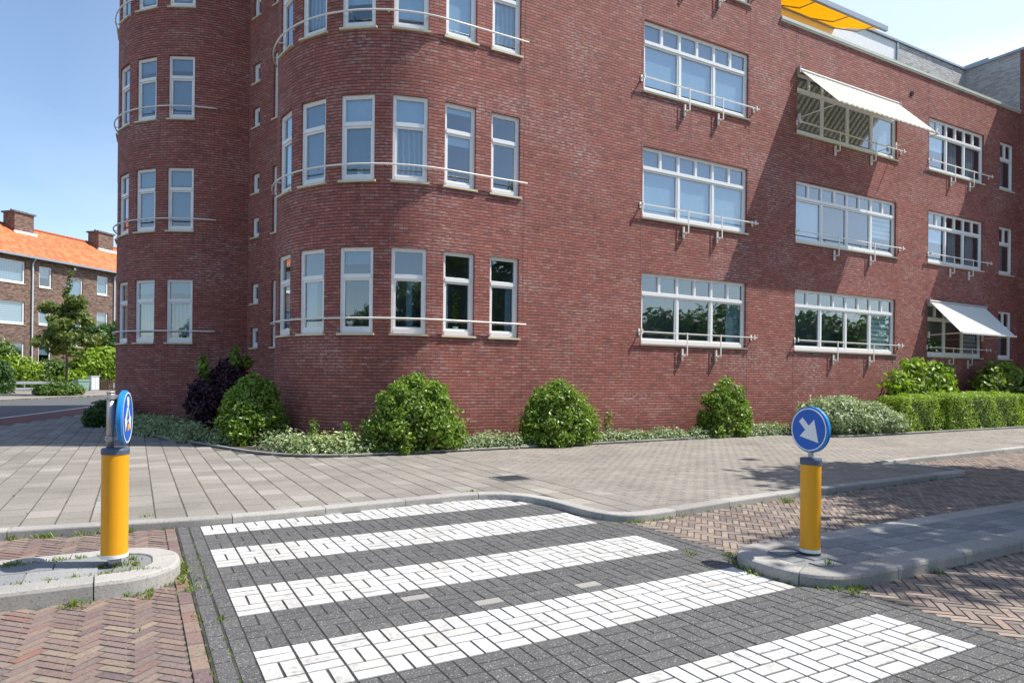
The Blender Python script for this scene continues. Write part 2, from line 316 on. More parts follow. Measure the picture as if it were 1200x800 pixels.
def inpoly(pts, poly):
    x, y = pts[:, 0], pts[:, 1]; ins = np.zeros(len(pts), bool); n = len(poly)
    for i in range(n):
        x0, y0 = poly[i]; x1, y1 = poly[(i+1) % n]
        if y0 == y1: continue
        c = ((y0 > y) != (y1 > y)) & (x < (x1-x0)*(y-y0)/(y1-y0)+x0); ins ^= c
    return ins
def pavers(name, P, z, mat, gap=.006, bev=.004, tint=None, dz=.001, jit=.0, depth=.008, tilt=.004):
    """P: n x 5 array of centre x, y, angle, length, width; one block each, a bevelled top above a sunk joint"""
    P = np.asarray(P, float); n = len(P)
    ang = P[:, 2] + RNG.normal(0, jit, n)
    ca, sa = np.cos(ang), np.sin(ang)
    zc = z + RNG.normal(0, dz, n).clip(-2*dz, 2*dz)
    tx, ty = RNG.normal(0, tilt, n), RNG.normal(0, tilt, n)
    V = np.zeros((n, 8, 3))
    for k, (sx, sy) in enumerate(((-1, -1), (1, -1), (1, 1), (-1, 1))):
        for lvl in (0, 1):
            e = (gap/2 + bev) if lvl == 0 else gap/2
            lx = sx*(P[:, 3]/2-e); ly = sy*(P[:, 4]/2-e)
            V[:, k+4*lvl, 0] = P[:, 0] + lx*ca - ly*sa
            V[:, k+4*lvl, 1] = P[:, 1] + lx*sa + ly*ca
            V[:, k+4*lvl, 2] = zc + lx*tx + ly*ty - (depth if lvl else 0)
    F = np.array([(0, 1, 2, 3), (4, 5, 1, 0), (5, 6, 2, 1), (6, 7, 3, 2), (7, 4, 0, 3)])
    FF = (F[None] + (np.arange(n)*8)[:, None, None]).reshape(-1, 4)
    t = RNG.random(n) if tint is None else np.asarray(tint)
    return np_mesh(name, V.reshape(-1, 3), FF, np.repeat(t, 5), mat)

def leaves(name, blobs, n, size, mat, parent=None, shell=.55, up=.25, aspect=1.9, zmin=.05, clump=0):
    """leaf-sized faces spread through the volume of several ellipsoids (cx,cy,cz,rx,ry,rz)"""
    B = np.asarray(blobs, float); vol = (B[:, 3]*B[:, 4]*B[:, 5])**.66; pr = vol/vol.sum()
    k = RNG.choice(len(B), n, p=pr); b = B[k]
    d = RNG.normal(size=(n, 3)); d /= np.linalg.norm(d, axis=1)[:, None]
    if clump:
        cd = RNG.normal(size=(clump, 3)); cd /= np.linalg.norm(cd, axis=1)[:, None]
        m = RNG.random(n) < .75; j = RNG.integers(0, clump, n)
        dd = cd[j] + RNG.normal(0, .22, (n, 3)); dd /= np.linalg.norm(dd, axis=1)[:, None]; d = np.where(m[:, None], dd, d)
    r = shell + (1-shell)*RNG.random(n)**.6
    r *= 1 + .08*np.sin(d[:, 0]*7+k)*np.cos(d[:, 1]*6+k*2) + .06*np.sin(d[:, 2]*9+k) + RNG.normal(0, .035, n) + .16*(RNG.random(n) > .93)
    p = b[:, :3] + d*b[:, 3:6]*r[:, None]
    keep = p[:, 2] > zmin; p, d = p[keep], d[keep]; n = len(p)
    nrm = d*.8 + RNG.normal(0, .55, (n, 3)); nrm[:, 2] += up; nrm /= np.linalg.norm(nrm, axis=1)[:, None]
    a = np.cross(nrm, RNG.normal(size=(n, 3))); a /= np.linalg.norm(a, axis=1)[:, None]; c = np.cross(nrm, a)
    s = size*RNG.uniform(.6, 1.35, n)[:, None]
    fold = nrm*s*.12
    V = np.stack((p-a*s*aspect/2, p-c*s*.5+fold, p+a*s*aspect/2, p+c*s*.5+fold), 1)
    F = np.arange(n*4).reshape(n, 4)
    # tint paler towards the tips, darker inside
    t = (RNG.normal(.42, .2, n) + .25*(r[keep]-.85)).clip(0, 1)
    return np_mesh(name, V.reshape(-1, 3), F, t, mat, parent)
def cone_blobs(cx, cy, rx, ry, h, n=34, seed=1, sharp=.8, cen=None):
    q = random.Random(seed); B = [(cx, cy, h*.32, rx*.98, ry*.95, h*.36), (cx+.03, cy, h*.52, rx*.80, ry*.8, h*.33), (cx-.02, cy, h*.72, rx*.48, ry*.5, h*.25), (cx, cy, h*.88, rx*.2, ry*.24, h*.12)]
    for i in range(n):
        z = h*(.06+.70*q.random()**1.05); k = (1-(z/h)**(1.9/sharp*.8))**.62; a = q.uniform(0, 6.283); f = .80+.12*q.random()
        s_ = q.uniform(.10, .20)*(1-.2*z/h)
        B.append((cx+math.cos(a)*rx*k*f, cy+math.sin(a)*ry*k*f, z+ZP, s_*1.05, s_, s_*1.15))
    return B
def ground_twigs(parent, x, y, h, n=9, r=.5, mat=None):
    bm = bmesh.new()
    for i in range(n):
        a = random.uniform(0, 6.28); q = random.uniform(.2, 1)*r
        tube(bm, [(x+.1*math.cos(a), y+.1*math.sin(a), .05), (x+q*.5*math.cos(a), y+q*.5*math.sin(a), h*.45), (x+q*math.cos(a), y+q*math.sin(a), h*random.uniform(.7, .95))], .018, 5, .006)
    return obj('stem', bm, mat or M['bark'], parent)

# ================================================================ GROUND
bm = bmesh.new(); s = 900
f_ = bm.faces.new([bm.verts.new(p) for p in ((-s, -s, -.12), (s, -s, -.12), (s, s, -.12), (-s, s, -.12))]); struct(obj('ground', bm, M['ground']))
def off(poly, d):   # offset polyline to its left
    o = []; n = len(poly)
    for i, p in enumerate(poly):
        a = Vector(poly[max(i-1, 0)]); b = Vector(poly[min(i+1, n-1)]); t = (b-a).normalized(); o.append((p[0]-t.y*d, p[1]+t.x*d))
    return o
ZP = .07                      # pavement level
P1 = [(-14, 9.25), (-6, 8.5), (-2.5, 8.15), (-1.12, 8.02), (-.42, 7.93), (.39, 7.80), (1.2, 7.76), (2.1, 7.82), (3.2, 7.92), (3.75, 7.93), (4.1, 7.84), (4.33, 7.62), (4.46, 7.3), (4.52, 6.95), (4.53, 6.6), (4.56, 6.3), (4.66, 6.06), (4.85, 5.93), (5.15, 5.90), (5.7, 5.97), (6.9, 6.12), (8.2, 6.2), (10, 6.25), (11.5, 6.29), (12.35, 6.33)]
P2 = [(12.62, 6.6), (12.3, 7.74), (13.2, 7.80), (15.5, 7.92), (18.3, 8.06), (24, 8.3), (60, 9.8)]
def smooth(line, it=2):
    for _ in range(it):
        q = [line[0]]
        for a, b in zip(line, line[1:]): q += [(a[0]*.75+b[0]*.25, a[1]*.75+b[1]*.25), (a[0]*.25+b[0]*.75, a[1]*.25+b[1]*.75)]
        line = q + [line[-1]]
    return line
pathline = [(-1.0, 32.6), (-1.53, 30.67), (-3.13, 24.8), (-5.4, 17.5), (-8.2, 12.0), (-14, 9.25)]   # edge of pavement along the side street
P1s = smooth(P1, 2)
paveP = off(P1s, .05) + [P2[0]] + off(P2[1:], .05) + [(60, 40), (0, 40)] + pathline[:-1]
sheet('pavement', paveP, ZP-.004, M['sand'], .2)
roadP = [(-60, -30), (90, -30), (90, 12)] + [(60, 10.2)] + [(x, y+.05) for x, y in P2[::-1]] + [(x, y+.05) for x, y in P1[::-1]] + [(-60, 14)]
sheet('road', roadP, -.0065, M['sand'], .08)
# kerbs as separate stones with butt joints
def kerb(name, line, w, h, z0=-.05, seglen=1.0, step=.09, rnd=.018, close=False):
    ln = [Vector(p) for p in line]; acc = [0]
    for a, b in zip(ln, ln[1:]): acc.append(acc[-1]+(b-a).length)
    tot = acc[-1]
    def at(s):
        s = min(max(s, 0), tot)
        for i in range(len(ln)-1):
            if s <= acc[i+1]+1e-9:
                t = (s-acc[i])/(acc[i+1]-acc[i]); 
                # smooth tangent
                d = (ln[i+1]-ln[i]).normalized()
                dp = (ln[i]-ln[i-1]).normalized() if i > 0 else d
                dn = (ln[i+2]-ln[i+1]).normalized() if i+2 < len(ln) else d
                tg = (dp.lerp(d, .5+t) if t < .5 else d.lerp(dn, t-.5)).normalized()
                return ln[i].lerp(ln[i+1], t), tg
    V = []; F = []; T = []
    s = 0
    while s < tot-.02:
        e = min(s+seglen-.008, tot); n = max(1, int((e-s)/step)); tt = RNG.random()
        base = len(V)
        prof = [(0, z0), (0, h-rnd), (rnd*.3, h-rnd*.3), (rnd, h), (w-.006, h), (w, h-.006), (w, z0)]
        for i in range(n+1):
            p, tg = at(s+(e-s)*i/n); nr = Vector((-tg.y, tg.x))
            for a, z in prof: V.append((p.x+nr.x*a, p.y+nr.y*a, z))
        m = len(prof)
        for i in range(n):
            for k in range(m-1):
                a = base+i*m+k; F.append((a, a+m, a+m+1, a+1)); T.append(tt)
        for b0 in (base, base+n*m):
            F.append((b0+0, b0+1, b0+5, b0+6)); T.append(tt); F.append((b0+1, b0+2, b0+3, b0+4)); T.append(tt)
        s += seglen
    o = np_mesh(name, V, F, T, M['kerb']); return struct(o)
def smooth(line, it=2):
    for _ in range(it):
        q = [line[0]]
        for a, b in zip(line, line[1:]): q += [(a[0]*.75+b[0]*.25, a[1]*.75+b[1]*.25), (a[0]*.25+b[0]*.75, a[1]*.25+b[1]*.75)]
        line = q + [line[-1]]
    return line
kerb('kerb', smooth(P1, 2), .17, ZP+.012)
kerb('kerb', smooth(P2[1:], 1), .15, ZP+.016)
kerb('kerb', smooth([P1[-1], (12.62, 6.42), (12.66, 6.9), (12.45, 7.5), (12.32, 7.72)], 2), .14, ZP+.014, seglen=.6)

# traffic islands
def capsule(x_tip, x_far, y0, y1, r, side):   # outline ccw, rounded at x_tip. side +1: tip is the +x end
    pts = []
    n = 12
    if side > 0:
        pts += [(x_far, y0)]
        for i in range(n+1):
            a = -math.pi/2 + math.pi/2*i/n; pts.append((x_tip-r+r*math.cos(a), y0+r+r*math.sin(a)))
        for i in range(n+1):
            a = math.pi/2*i/n; pts.append((x_tip-r+r*math.cos(a), y1-r+r*math.sin(a)))
        pts += [(x_far, y1)]
    else:
        pts += [(x_far, y1)]
        for i in range(n+1):
            a = math.pi/2 + math.pi/2*i/n; pts.append((x_tip+r+r*math.cos(a), y1-r+r*math.sin(a)))
        for i in range(n+1):
            a = math.pi + math.pi/2*i/n; pts.append((x_tip+r+r*math.cos(a), y0+r+r*math.sin(a)))
        pts += [(x_far, y0)]
    q = [pts[0]]
    for p in pts[1:]:
        if (Vector(p)-Vector(q[-1])).length > .01: q.append(p)
    return q
ISL = {'l': capsule(.33, -12, 5.60, 6.60, .44, 1), 'r': capsule(4.49, 45, 3.26, 4.36, .47, -1)}
def island(key, kw, h, tl, tw, mat, joffs):
    outl = ISL[key]
    kerb('traffic_island_kerb', outl, kw, h, seglen=.98, step=.06, rnd=.03)
    inner = off(outl, kw)
    sheet('traffic_island', inner, h-.014, mat, .15)
    xs = [p[0] for p in inner]; ys = [p[1] for p in inner]; Pl = []
    x0, x1 = max(min(xs), -8), min(max(xs), 32)
    if key == 'r':
        w_ = (max(ys)-min(ys))/3
        for j in range(3):
            x = x0 - .2 + (j % 2)*tl/2
            while x < x1: Pl.append((x+tl/2, min(ys)+w_*(j+.5), 0, tl, w_)); x += tl
    else:
        w_ = (max(ys)-min(ys))/2
        for j in range(2):
            x = x1 + .1 - (j % 2)*.3
            while x > x0: Pl.append((x-tl/2, min(ys)+w_*(j+.5), 0, tl, w_)); x -= tl
    Pl = np.array(Pl); keep = inpoly(Pl[:, :2], inner)
    # clip the corner tiles to the rounded end by shrinking them
    Q = []
    for p in Pl[keep]:
        for sc in (1, .8, .62):
            c = np.array([(p[0]+sx*p[3]*sc/2*.96, p[1]+sy*p[4]*sc/2*.96) for sx in (-1, 1) for sy in (-1, 1)])
            if inpoly(c, inner).all(): Q.append((p[0], p[1], 0, p[3]*sc, p[4]*sc)); break
    struct(pavers('traffic_island_tiles', Q, h-.004, mat, gap=.008, bev=.004, jit=.004))
island('l', .20, .125, .46, .3, M['island_tile'], 0)
island('r', .24, .105, .30, .3, M['island_tile'], 0)

# crosswalk: basket weave of charcoal and white blocks
mx = .2155; my = .2142; X0c = .60; rows0 = 2.20 - my*9
P_d, P_w, t_d = [], [], []
white_rows = set()
for k in range(5):
    for j in range(3): white_rows.add(9+k*6+j)
grey = [(1.75, 4.66), (2.21, 4.31), (2.64, 4.36), (3.09, 4.24)]
ncol = 19
for r in range(36):
    for c in range(ncol):
        cx, cy = X0c+(c+.5)*mx, rows0+(r+.5)*my
        if cy < .3: continue
        wht = r in white_rows and c < 18
        hor = (r+c) % 2 == (1 if True else 0)
        for s_ in (-1, 1):
            p = (cx, cy+s_*my/4, 0, mx, my/2) if hor else (cx+s_*mx/4, cy, math.pi/2, my, mx/2)
            if wht: P_w.append(p)
            else:
                P_d.append(p); g = any(abs(p[0]-a) < .11 and abs(p[1]-b) < .055 for a, b in grey); t_d.append(.97 if g else RNG.random()*.9)
for x in (.385, .495):       # soldier border, left
    y = .3 + (.1 if x > .4 else 0)
    while y < 7.95: P_d.append((x+.055, y, math.pi/2, .2142, .105)); t_d.append(RNG.random()*.9); y += .2142
y = .3
while y < 6.2: P_d.append((4.75, y, math.pi/2, .2142, .105)); t_d.append(RNG.random()*.9); y += .2142
for (x0, x1) in ((.36, .38),): pass
cwP = [(.375, .2), (4.815, .2), (4.815, 6.1), (4.6, 6.3), (4.6, 8.0), (.375, 8.0)]
sheet('crosswalk', cwP, 0.0, M['darksand'], .003)
P_d = np.array(P_d); t_d = np.array(t_d); k = inpoly(P_d[:, :2], [(.3, .2), (4.9, .2), (4.9, 5.88), (4.6, 6.1), (4.55, 7.2), (4.4, 7.75), (4, 8.0), (.3, 7.9)])
kk = ~inpoly(P_d[:, :2], ISL['r'])
struct(pavers('crosswalk_charcoal_blocks', P_d[k & kk], .004, M['basalt'], gap=.007, bev=.003, tint=t_d[k & kk], jit=.006, depth=.008, dz=.0006, tilt=.003))
P_w = np.array(P_w); k = inpoly(P_w[:, :2], [(.3, .2), (4.9, .2), (4.9, 5.88), (4.6, 6.1), (4.52, 7.2), (4.3, 7.8), (4, 7.95), (.3, 7.78)])
struct(pavers('crosswalk_white_blocks', P_w[k], .0055, M['zebra'], gap=.014, bev=.001, jit=.006, depth=.009, dz=.0004, tilt=.0025))
# clay soldier row beside the crosswalk
Pl = [(.325, y, math.pi/2, .2, .10) for y in np.arange(.5, 7.85, .2)]
Pl = np.array(Pl); Pl = Pl[~inpoly(Pl[:, :2], ISL['l'])]
struct(pavers('clay_border', Pl, .0065, M['clay'], gap=.009, bev=.003, jit=.01))
# herringbone clay road
def herring(x0, x1, y0, y1, L_, W_, ang=math.pi/4):
    n = round(L_/W_); N = int(max(x1-x0, y1-y0)/W_)+8; cx, cy = (x0+x1)/2, (y0+y1)/2; out = []
    ca, sa = math.cos(ang), math.sin(ang); H = int(N*.75)
    for b in range(-H//n-1, H//n+2):
        i = np.arange(-2*H, 2*H)
        ox = i + n*b; oy = i - n*b
        for (dx, dy, a) in ((n/2, .5, 0), (-.5, n/2, math.pi/2)):
            px = (ox+dx)*W_; py = (oy+dy)*W_
            X = cx+px*ca-py*sa; Y = cy+px*sa+py*ca
            m = (X > x0) & (X < x1) & (Y > y0) & (Y < y1)
            out.append(np.stack((X[m], Y[m], np.full(m.sum(), a+ang), np.full(m.sum(), L_), np.full(m.sum(), W_)), 1))
    return np.concatenate(out)
roadN = [(-30, -5), (60, -5), (60, 9.7)] + P2[::-1] + P1[::-1] + [(-30, 11)]
def infl(P, poly, d=.03): return inpoly(P[:, :2], poly)
H1 = herring(-9, .37, 1.5, 9, .204, .068); k = infl(H1, roadN) & ~inpoly(H1[:, :2], ISL['l']); H1 = H1[k]
k = H1[:, 0] < .335; struct(pavers('road_clay_bricks', H1[k], -.0022, M['clay'], gap=.010, bev=.002, jit=.012, dz=.0012))
Lf = H1[~k].copy(); Lf[:, 3] *= .45; Lf[:, 0] = .25
H2 = herring(4.83, 34, -.5, 9.2, .204, .068); k = infl(H2, roadN) & ~inpoly(H2[:, :2], ISL['r']) & (H2[:, 1] > .6) & ~((H2[:, 0] > 16) & (H2[:, 1] < 3.2)) & (H2[:, 0] > 4.88); H2 = H2[k]
struct(pavers('road_clay_bricks', H2, 0, M['clay_road'], gap=.010, bev=.002, jit=.012, dz=.0012))
print('bricks', len(H1), len(H2))
# pavement tiles and blocks
bedline = [(-.6, 22.2), (-.35, 21.0), (.04, 19.5), (.73, 17.6), (1.55, 15.1), (2.05, 13.75), (2.6, 13.05), (3.2, 12.72), (3.85, 12.60), (6, 12.62), (9.9, 12.73), (13.2, 12.9), (15.9, 13.0), (16.3, 12.8), (16.5, 11.75), (17.2, 11.6), (60, 11.9)]
inner1 = off(P1s, .035)
tileP = inner1[:-1] + [(12.4, 6.5), (12.5, 6.9), (12.28, 7.9), (13.2, 7.97), (15.5, 8.1), (18.3, 8.24), (24, 8.5), (60, 10)] + bedline[::-1] + [(-.6, 24), (.2, 28), (1, 33)] + pathline[:-1]
Pl = []
XS = 5.4
for i, x in enumerate(np.arange(-13.9, XS, .3)):
    o_ = (i % 2)*.21
    for y in np.arange(5.9+o_, 33, .42): Pl.append((x+.15, y+.21, math.pi/2, .42, .3))
def clip_tiles(P, poly):
    P = np.asarray(P, float); ok = inpoly(P[:, :2], poly)
    near = P[:, 3].max()*.75+.01
    allin = np.ones(len(P), bool); anyin = ok.copy()
    for a, b in ((near, 0), (-near, 0), (0, near), (0, -near), (near*.7, near*.7), (-near*.7, near*.7), (near*.7, -near*.7), (-near*.7, -near*.7)):
        q_ = inpoly(P[:, :2]+np.array((a, b)), poly); allin &= q_; anyin |= q_
    out = list(P[allin & ok])
    for p in P[anyin & ~(allin & ok)]:
        def cs(q):
            ca, sa = math.cos(q[2]), math.sin(q[2]); return np.array([(q[0]+a*q[3]/2*.98*ca-b*q[4]/2*.98*sa, q[1]+a*q[3]/2*.98*sa+b*q[4]/2*.98*ca) for a in (-1, 1) for b in (-1, 1)])
        ins = inpoly(cs(p), poly)
        if ins.all(): out.append(p); continue
        if not ins.any() and not inpoly(p[None, :2], poly)[0]: continue
        done = False
        for f in (.85, .7, .55, .4, .25):
            for sg_ in (1, -1):
                q = p.copy(); q[3] = p[3]*f; q[0] += sg_*p[3]*(1-f)/2*math.cos(p[2]); q[1] += sg_*p[3]*(1-f)/2*math.sin(p[2])
                if inpoly(cs(q), poly).all(): out.append(q); done = True; break
            if done: break
    return np.array(out)
Pt = clip_tiles(Pl, tileP)
tt = RNG.random(len(Pt))
far_ = RNG.random(len(Pt)) < .06; tt[far_] = 1
struct(pavers('pavement_tiles', Pt, ZP, M['tile'], gap=.010, bev=.004, tint=tt, jit=.004, dz=.0008, depth=.010))
Pl = []
for i, y in enumerate(np.arange(5.8, 12.9, .105)):
    xx = np.arange(XS+.02+(i % 2)*.105, 34, .21)
    Pl.append(np.stack((xx+.105, np.full(len(xx), y), np.zeros(len(xx)), np.full(len(xx), .21), np.full(len(xx), .105)), 1))
Pl = np.concatenate(Pl); Pl = clip_tiles(Pl, tileP)
struct(pavers('pavement_blocks', Pl, ZP, M['block'], gap=.005, bev=.003, jit=.01, depth=.007))
print('tiles', len(Pt), len(Pl))
# two drain covers in the pavement
for (x, y) in ((5.6, 7.05), (13.3, 9.0)):
    pass
# planting bed
wallfoot = [(60, 13.9), (5.98, 13.9), (4.0, 15), (3.2, 16.8), (3.3, 20), (2.5, 22), (.4, 23), (-.2, 25)]
sheet('flower_bed', bedline + wallfoot + [(-.6, 25)], ZP+.02, M['soil'], .06)
kerb('bed_edging', smooth(bedline, 1), .06, ZP+.05, z0=0, seglen=1.0, rnd=.008)

# side street: bike lane, line, asphalt, far pavement
pl = [(12, 75), (3.5, 52), (.95, 42), (-.4, 35.2), (-1.53, 30.67), (-3.13, 24.8), (-5.4, 17.5), (-8.2, 12.0), (-14, 4), (-16, -30)]
ol = off(pl, -1.75); il = off(pl, -1.58)
sheet('bike_lane', pl + il[::-1], ZP-.02, M['redlane'], .1)
sheet('road_line', il + off(pl, -1.72)[::-1], ZP-.016, M['line'], .004)
sheet('side_road', il + [(-60, -30), (-60, 60), (-6.6, 44.6), (-4.15, 49.6), (-1.6, 54.7), (6, 75)], ZP-.06, M['asphalt'], .05)
farK = [(-60, 0), (-12, 30), (-6.5, 44.8), (-4.04, 49.6), (-1.58, 54.6), (8, 78)]
sheet('far_pavement', farK + [(-40, 140), (-90, 60)], ZP+.05, M['block'], .2)
kerb('far_kerb', farK, .15, ZP+.07, z0=-.1, seglen=1.0)

# weeds in the joints and kerb lines
def weeds(pts, n, h=.05, spread=.05, name='weeds'):
    V = []; T = []
    for (x, y, z, s) in pts:
        for _ in range(int(n*s)):
            a = random.uniform(0, 6.28); q = abs(random.gauss(0, spread*s**.5)); px, py = x+q*math.cos(a), y+q*math.sin(a)
            b = random.uniform(0, 6.28); hh = h*random.uniform(.35, 1.2)*min(1.3, s**.4); w = random.uniform(.003, .007); le = random.uniform(.3, 1.1)*hh
            dx, dy = math.cos(b), math.sin(b)
            V += [(px-dy*w, py+dx*w, z), (px+dy*w, py-dx*w, z), (px+dx*le*.6+dy*w*.8, py+dy*le*.6-dx*w*.8, z+hh*.7), (px+dx*le, py+dy*le, z+hh)]
            T.append(min(1, max(0, random.gauss(.5, .25))))
    return np_mesh(name, V, np.arange(len(V)).reshape(-1, 4), T, M['grass'])
wp = []
def along(line, lo, hi, n, z, smin=.2, smax=1.0, offv=-.02):
    ln = off(line, offv)
    for _ in range(n):
        i = random.randrange(lo, hi); t = random.random(); a, b = ln[i], ln[i+1]
        wp.append((a[0]+(b[0]-a[0])*t+random.gauss(0, .008), a[1]+(b[1]-a[1])*t+random.gauss(0, .008), z, random.uniform(smin, smax)**2+.08))
along(P1, 1, 5, 34, 0); along(P1, 16, 24, 40, 0, .1, .6); along(P1, 5, 16, 10, 0, .05, .3)
along(ISL['l'], 0, len(ISL['l'])-1, 36, 0, .2, .8); along(ISL['r'], 1, len(ISL['r'])-1, 26, 0, .15, .7)
for _ in range(60): wp.append((random.uniform(-2, .22), 5.81+random.gauss(0, .012), .11, random.uniform(.05, .4)))
for _ in range(40): wp.append((random.uniform(-1.4, 0), 6.38+random.gauss(0, .02), .11, random.uniform(.1, .6)))
for _ in range(14): wp.append((-.12+random.gauss(0, .1), 6.05+random.gauss(0, .09), .11, random.uniform(.1, .5)))
for _ in range(70): wp.append((.49+random.gauss(0, .004), random.uniform(2.5, 7.7), 0, random.uniform(.03, .14)))
for _ in range(26): wp.append((.375+random.gauss(0, .006), random.uniform(3, 7.7), 0, random.uniform(.03, .25)))
for _ in range(30): wp.append((random.uniform(-3, .2), random.uniform(4, 7.8), 0, random.uniform(.03, .12)))
for _ in range(50):
    x = round((random.uniform(-4, 4)+13.9)/.3)*.3-13.9; wp.append((x, random.uniform(8.1, 11.5), ZP, random.uniform(.02, .12)))
for (x, y, z, q) in ((.33, 5.72, 0, 1.2), (.36, 5.5, 0, .8), (.1, 5.5, 0, .9), (-.35, 5.52, 0, 1.2), (.5, 4.75, 0, .5), (4.47, 3.92, 0, .9), (4.75, 3.2, 0, .8), (5.9, 3.2, 0, .6), (4.95, 3.55, .11, .5), (4.75, 4.42, 0, .8), (4.43, 4.6, 0, .7), (7.5, 6.0, 0, 1.6), (-.2, 7.95, 0, 1.0), (.1, 8.2, ZP, .5), (3.95, 8.15, ZP, .5)): wp.append((x, y, z, q))
o = weeds(wp, 42); tag(o, 'small weeds and grass tufts growing in kerb lines and paving joints', 'weeds', kind='stuff')

# ================================================================ MAIN BUILDING
KZ = lambda z: 1.6+(z-1.6)*.92
YF = 13.8; FL = 3.3; SILL = 2.52; HEAD = 4.38
C1 = (5.98, 16.84); RB = 3.04; C2 = (2.48, 24.93)
BLD = thing('brick_apartment_building', 'large red brick apartment building with rounded bays and white framed windows', 'building', (0, 0, 0))
class Path:
    def __init__(s, pts): # list of (x,y); u along
        s.p = [Vector(q) for q in pts]; s.u = [0]
        for a, b in zip(s.p, s.p[1:]): s.u.append(s.u[-1]+(b-a).length)
    def at(s, u):
        i = 0
        while i < len(s.p)-2 and u > s.u[i+1]: i += 1
        t = (u-s.u[i])/(s.u[i+1]-s.u[i]); d = (s.p[i+1]-s.p[i]).normalized()
        return s.p[i].lerp(s.p[i+1], t), Vector((d.y, -d.x))
def arc(c, a0, a1, n): return [(c[0]-RB*math.sin(R(a0+(a1-a0)*i/n)), c[1]-RB*math.cos(R(a0+(a1-a0)*i/n))) for i in range(n+1)]
def wall(name, path, z0, z1, openings, mat, parent, depth=.13, uoff=0, ulo=None, uhi=None, zfun=None):
    ulo = path.u[0] if ulo is None else ulo; uhi = path.u[-1] if uhi is None else uhi
    us = sorted(set([round(x, 4) for x in path.u if ulo-1e-6 <= x <= uhi+1e-6] + [round(ulo, 4), round(uhi, 4)] + [round(v, 4) for o in openings for v in o[:2]]))
    us2 = [us[0]]
    for x in us[1:]:
        if x-us2[-1] > .0015: us2.append(x)
    us = us2
    zs = sorted(set([z0, z1] + [round(v, 4) for o in openings for v in o[2:4]]))
    bm = bmesh.new(); uvl = bm.loops.layers.uv.new('UVMap'); V = {}
    def vert(u, z, d=0):
        k = (round(u, 4), round(z, 4), d)
        if k not in V:
            p, n = path.at(u)
            if d:                                   # use the normal at the vertex averaged over neighbours
                p = p - n*depth
            V[k] = bm.verts.new((p.x, p.y, z))
        return V[k]
    def face(q, uv):
        vs = [vert(*a) for a in q]
        if len(set(vs)) < 4: return
        try: f = bm.faces.new(vs)
        except ValueError: return
        for l, t in zip(f.loops, uv): l[uvl].uv = t
    def inside(u, z): return any(o[0]+.001 < u < o[1]-.001 and o[2]+.001 < z < o[3]-.001 for o in openings)
    for a, b in zip(us, us[1:]):
        for c, d in zip(zs, zs[1:]):
            if inside((a+b)/2, (c+d)/2): continue
            face([(a, c), (b, c), (b, d), (a, d)], [(a+uoff, c), (b+uoff, c), (b+uoff, d), (a+uoff, d)])
    for (a, b, c, d) in openings:
        sub = [x for x in us if a-.001 <= x <= b+.001]
        face([(a, c), (a, d), (a, d, 1), (a, c, 1)], [(a, c), (a, d), (a+depth, d), (a+depth, c)])
        face([(b, d), (b, c), (b, c, 1), (b, d, 1)], [(b, d), (b, c), (b+depth, c), (b+depth, d)])
        for x, y in zip(sub, sub[1:]):
            face([(x, d), (y, d), (y, d, 1), (x, d, 1)], [(x, d), (y, d), (y, d+depth), (x, d+depth)])
            face([(y, c), (x, c), (x, c, 1), (y, c, 1)], [(y, c), (x, c), (x, c-depth), (y, c-depth)])
    return obj(name, bm, mat, parent)

# --- windows: local x along wall, y inward, z up; origin at sill centre on the wall surface
FR = .055
def win_frame(w, h, tz=None, ntop=1, nbot=1, rec=.07, th=.07, sash=.045, openpane=None):
    bm = bmesh.new(); x0, x1 = -w/2, w/2
    y0, y1 = rec, rec+th
    f = .06
    box(bm, x0, x0+f, y0, y1, 0, h); box(bm, x1-f, x1, y0, y1, 0, h)
    box(bm, x0+f, x1-f, y0, y1, h-f, h); box(bm, x0+f, x1-f, y0-.012, y1, 0, f+.045)
    panes = []
    def cells(a, b, z0, z1, n, mw, sa):
        wd = (b-a-(n-1)*mw)/n
        for i in range(n):
            c0 = a+i*(wd+mw); c1 = c0+wd
            if i < n-1: box(bm, c1, c1+mw, y0+.004, y1, z0, z1)
            if sa > 0:
                box(bm, c0, c0+sa, y0+.018, y1-.004, z0, z1); box(bm, c1-sa, c1, y0+.018, y1-.004, z0, z1)
                box(bm, c0+sa, c1-sa, y0+.018, y1-.004, z0, z0+sa); box(bm, c0+sa, c1-sa, y0+.018, y1-.004, z1-sa, z1)
            panes.append((c0+sa, c1-sa, z0+sa, z1-sa))
    if tz:
        box(bm, x0+f, x1-f, y0-.014, y1, tz-.04, tz+.04)
        cells(x0+f, x1-f, f+.045, tz-.04, nbot, .055, sash)
        cells(x0+f, x1-f, tz+.04, h-f, ntop, .07 if ntop > 1 else .05, .018 if ntop > 1 else .02)
    else: cells(x0+f, x1-f, f+.045, h-f, nbot, .055, sash*.8)
    return bm, panes
WCACHE = {}
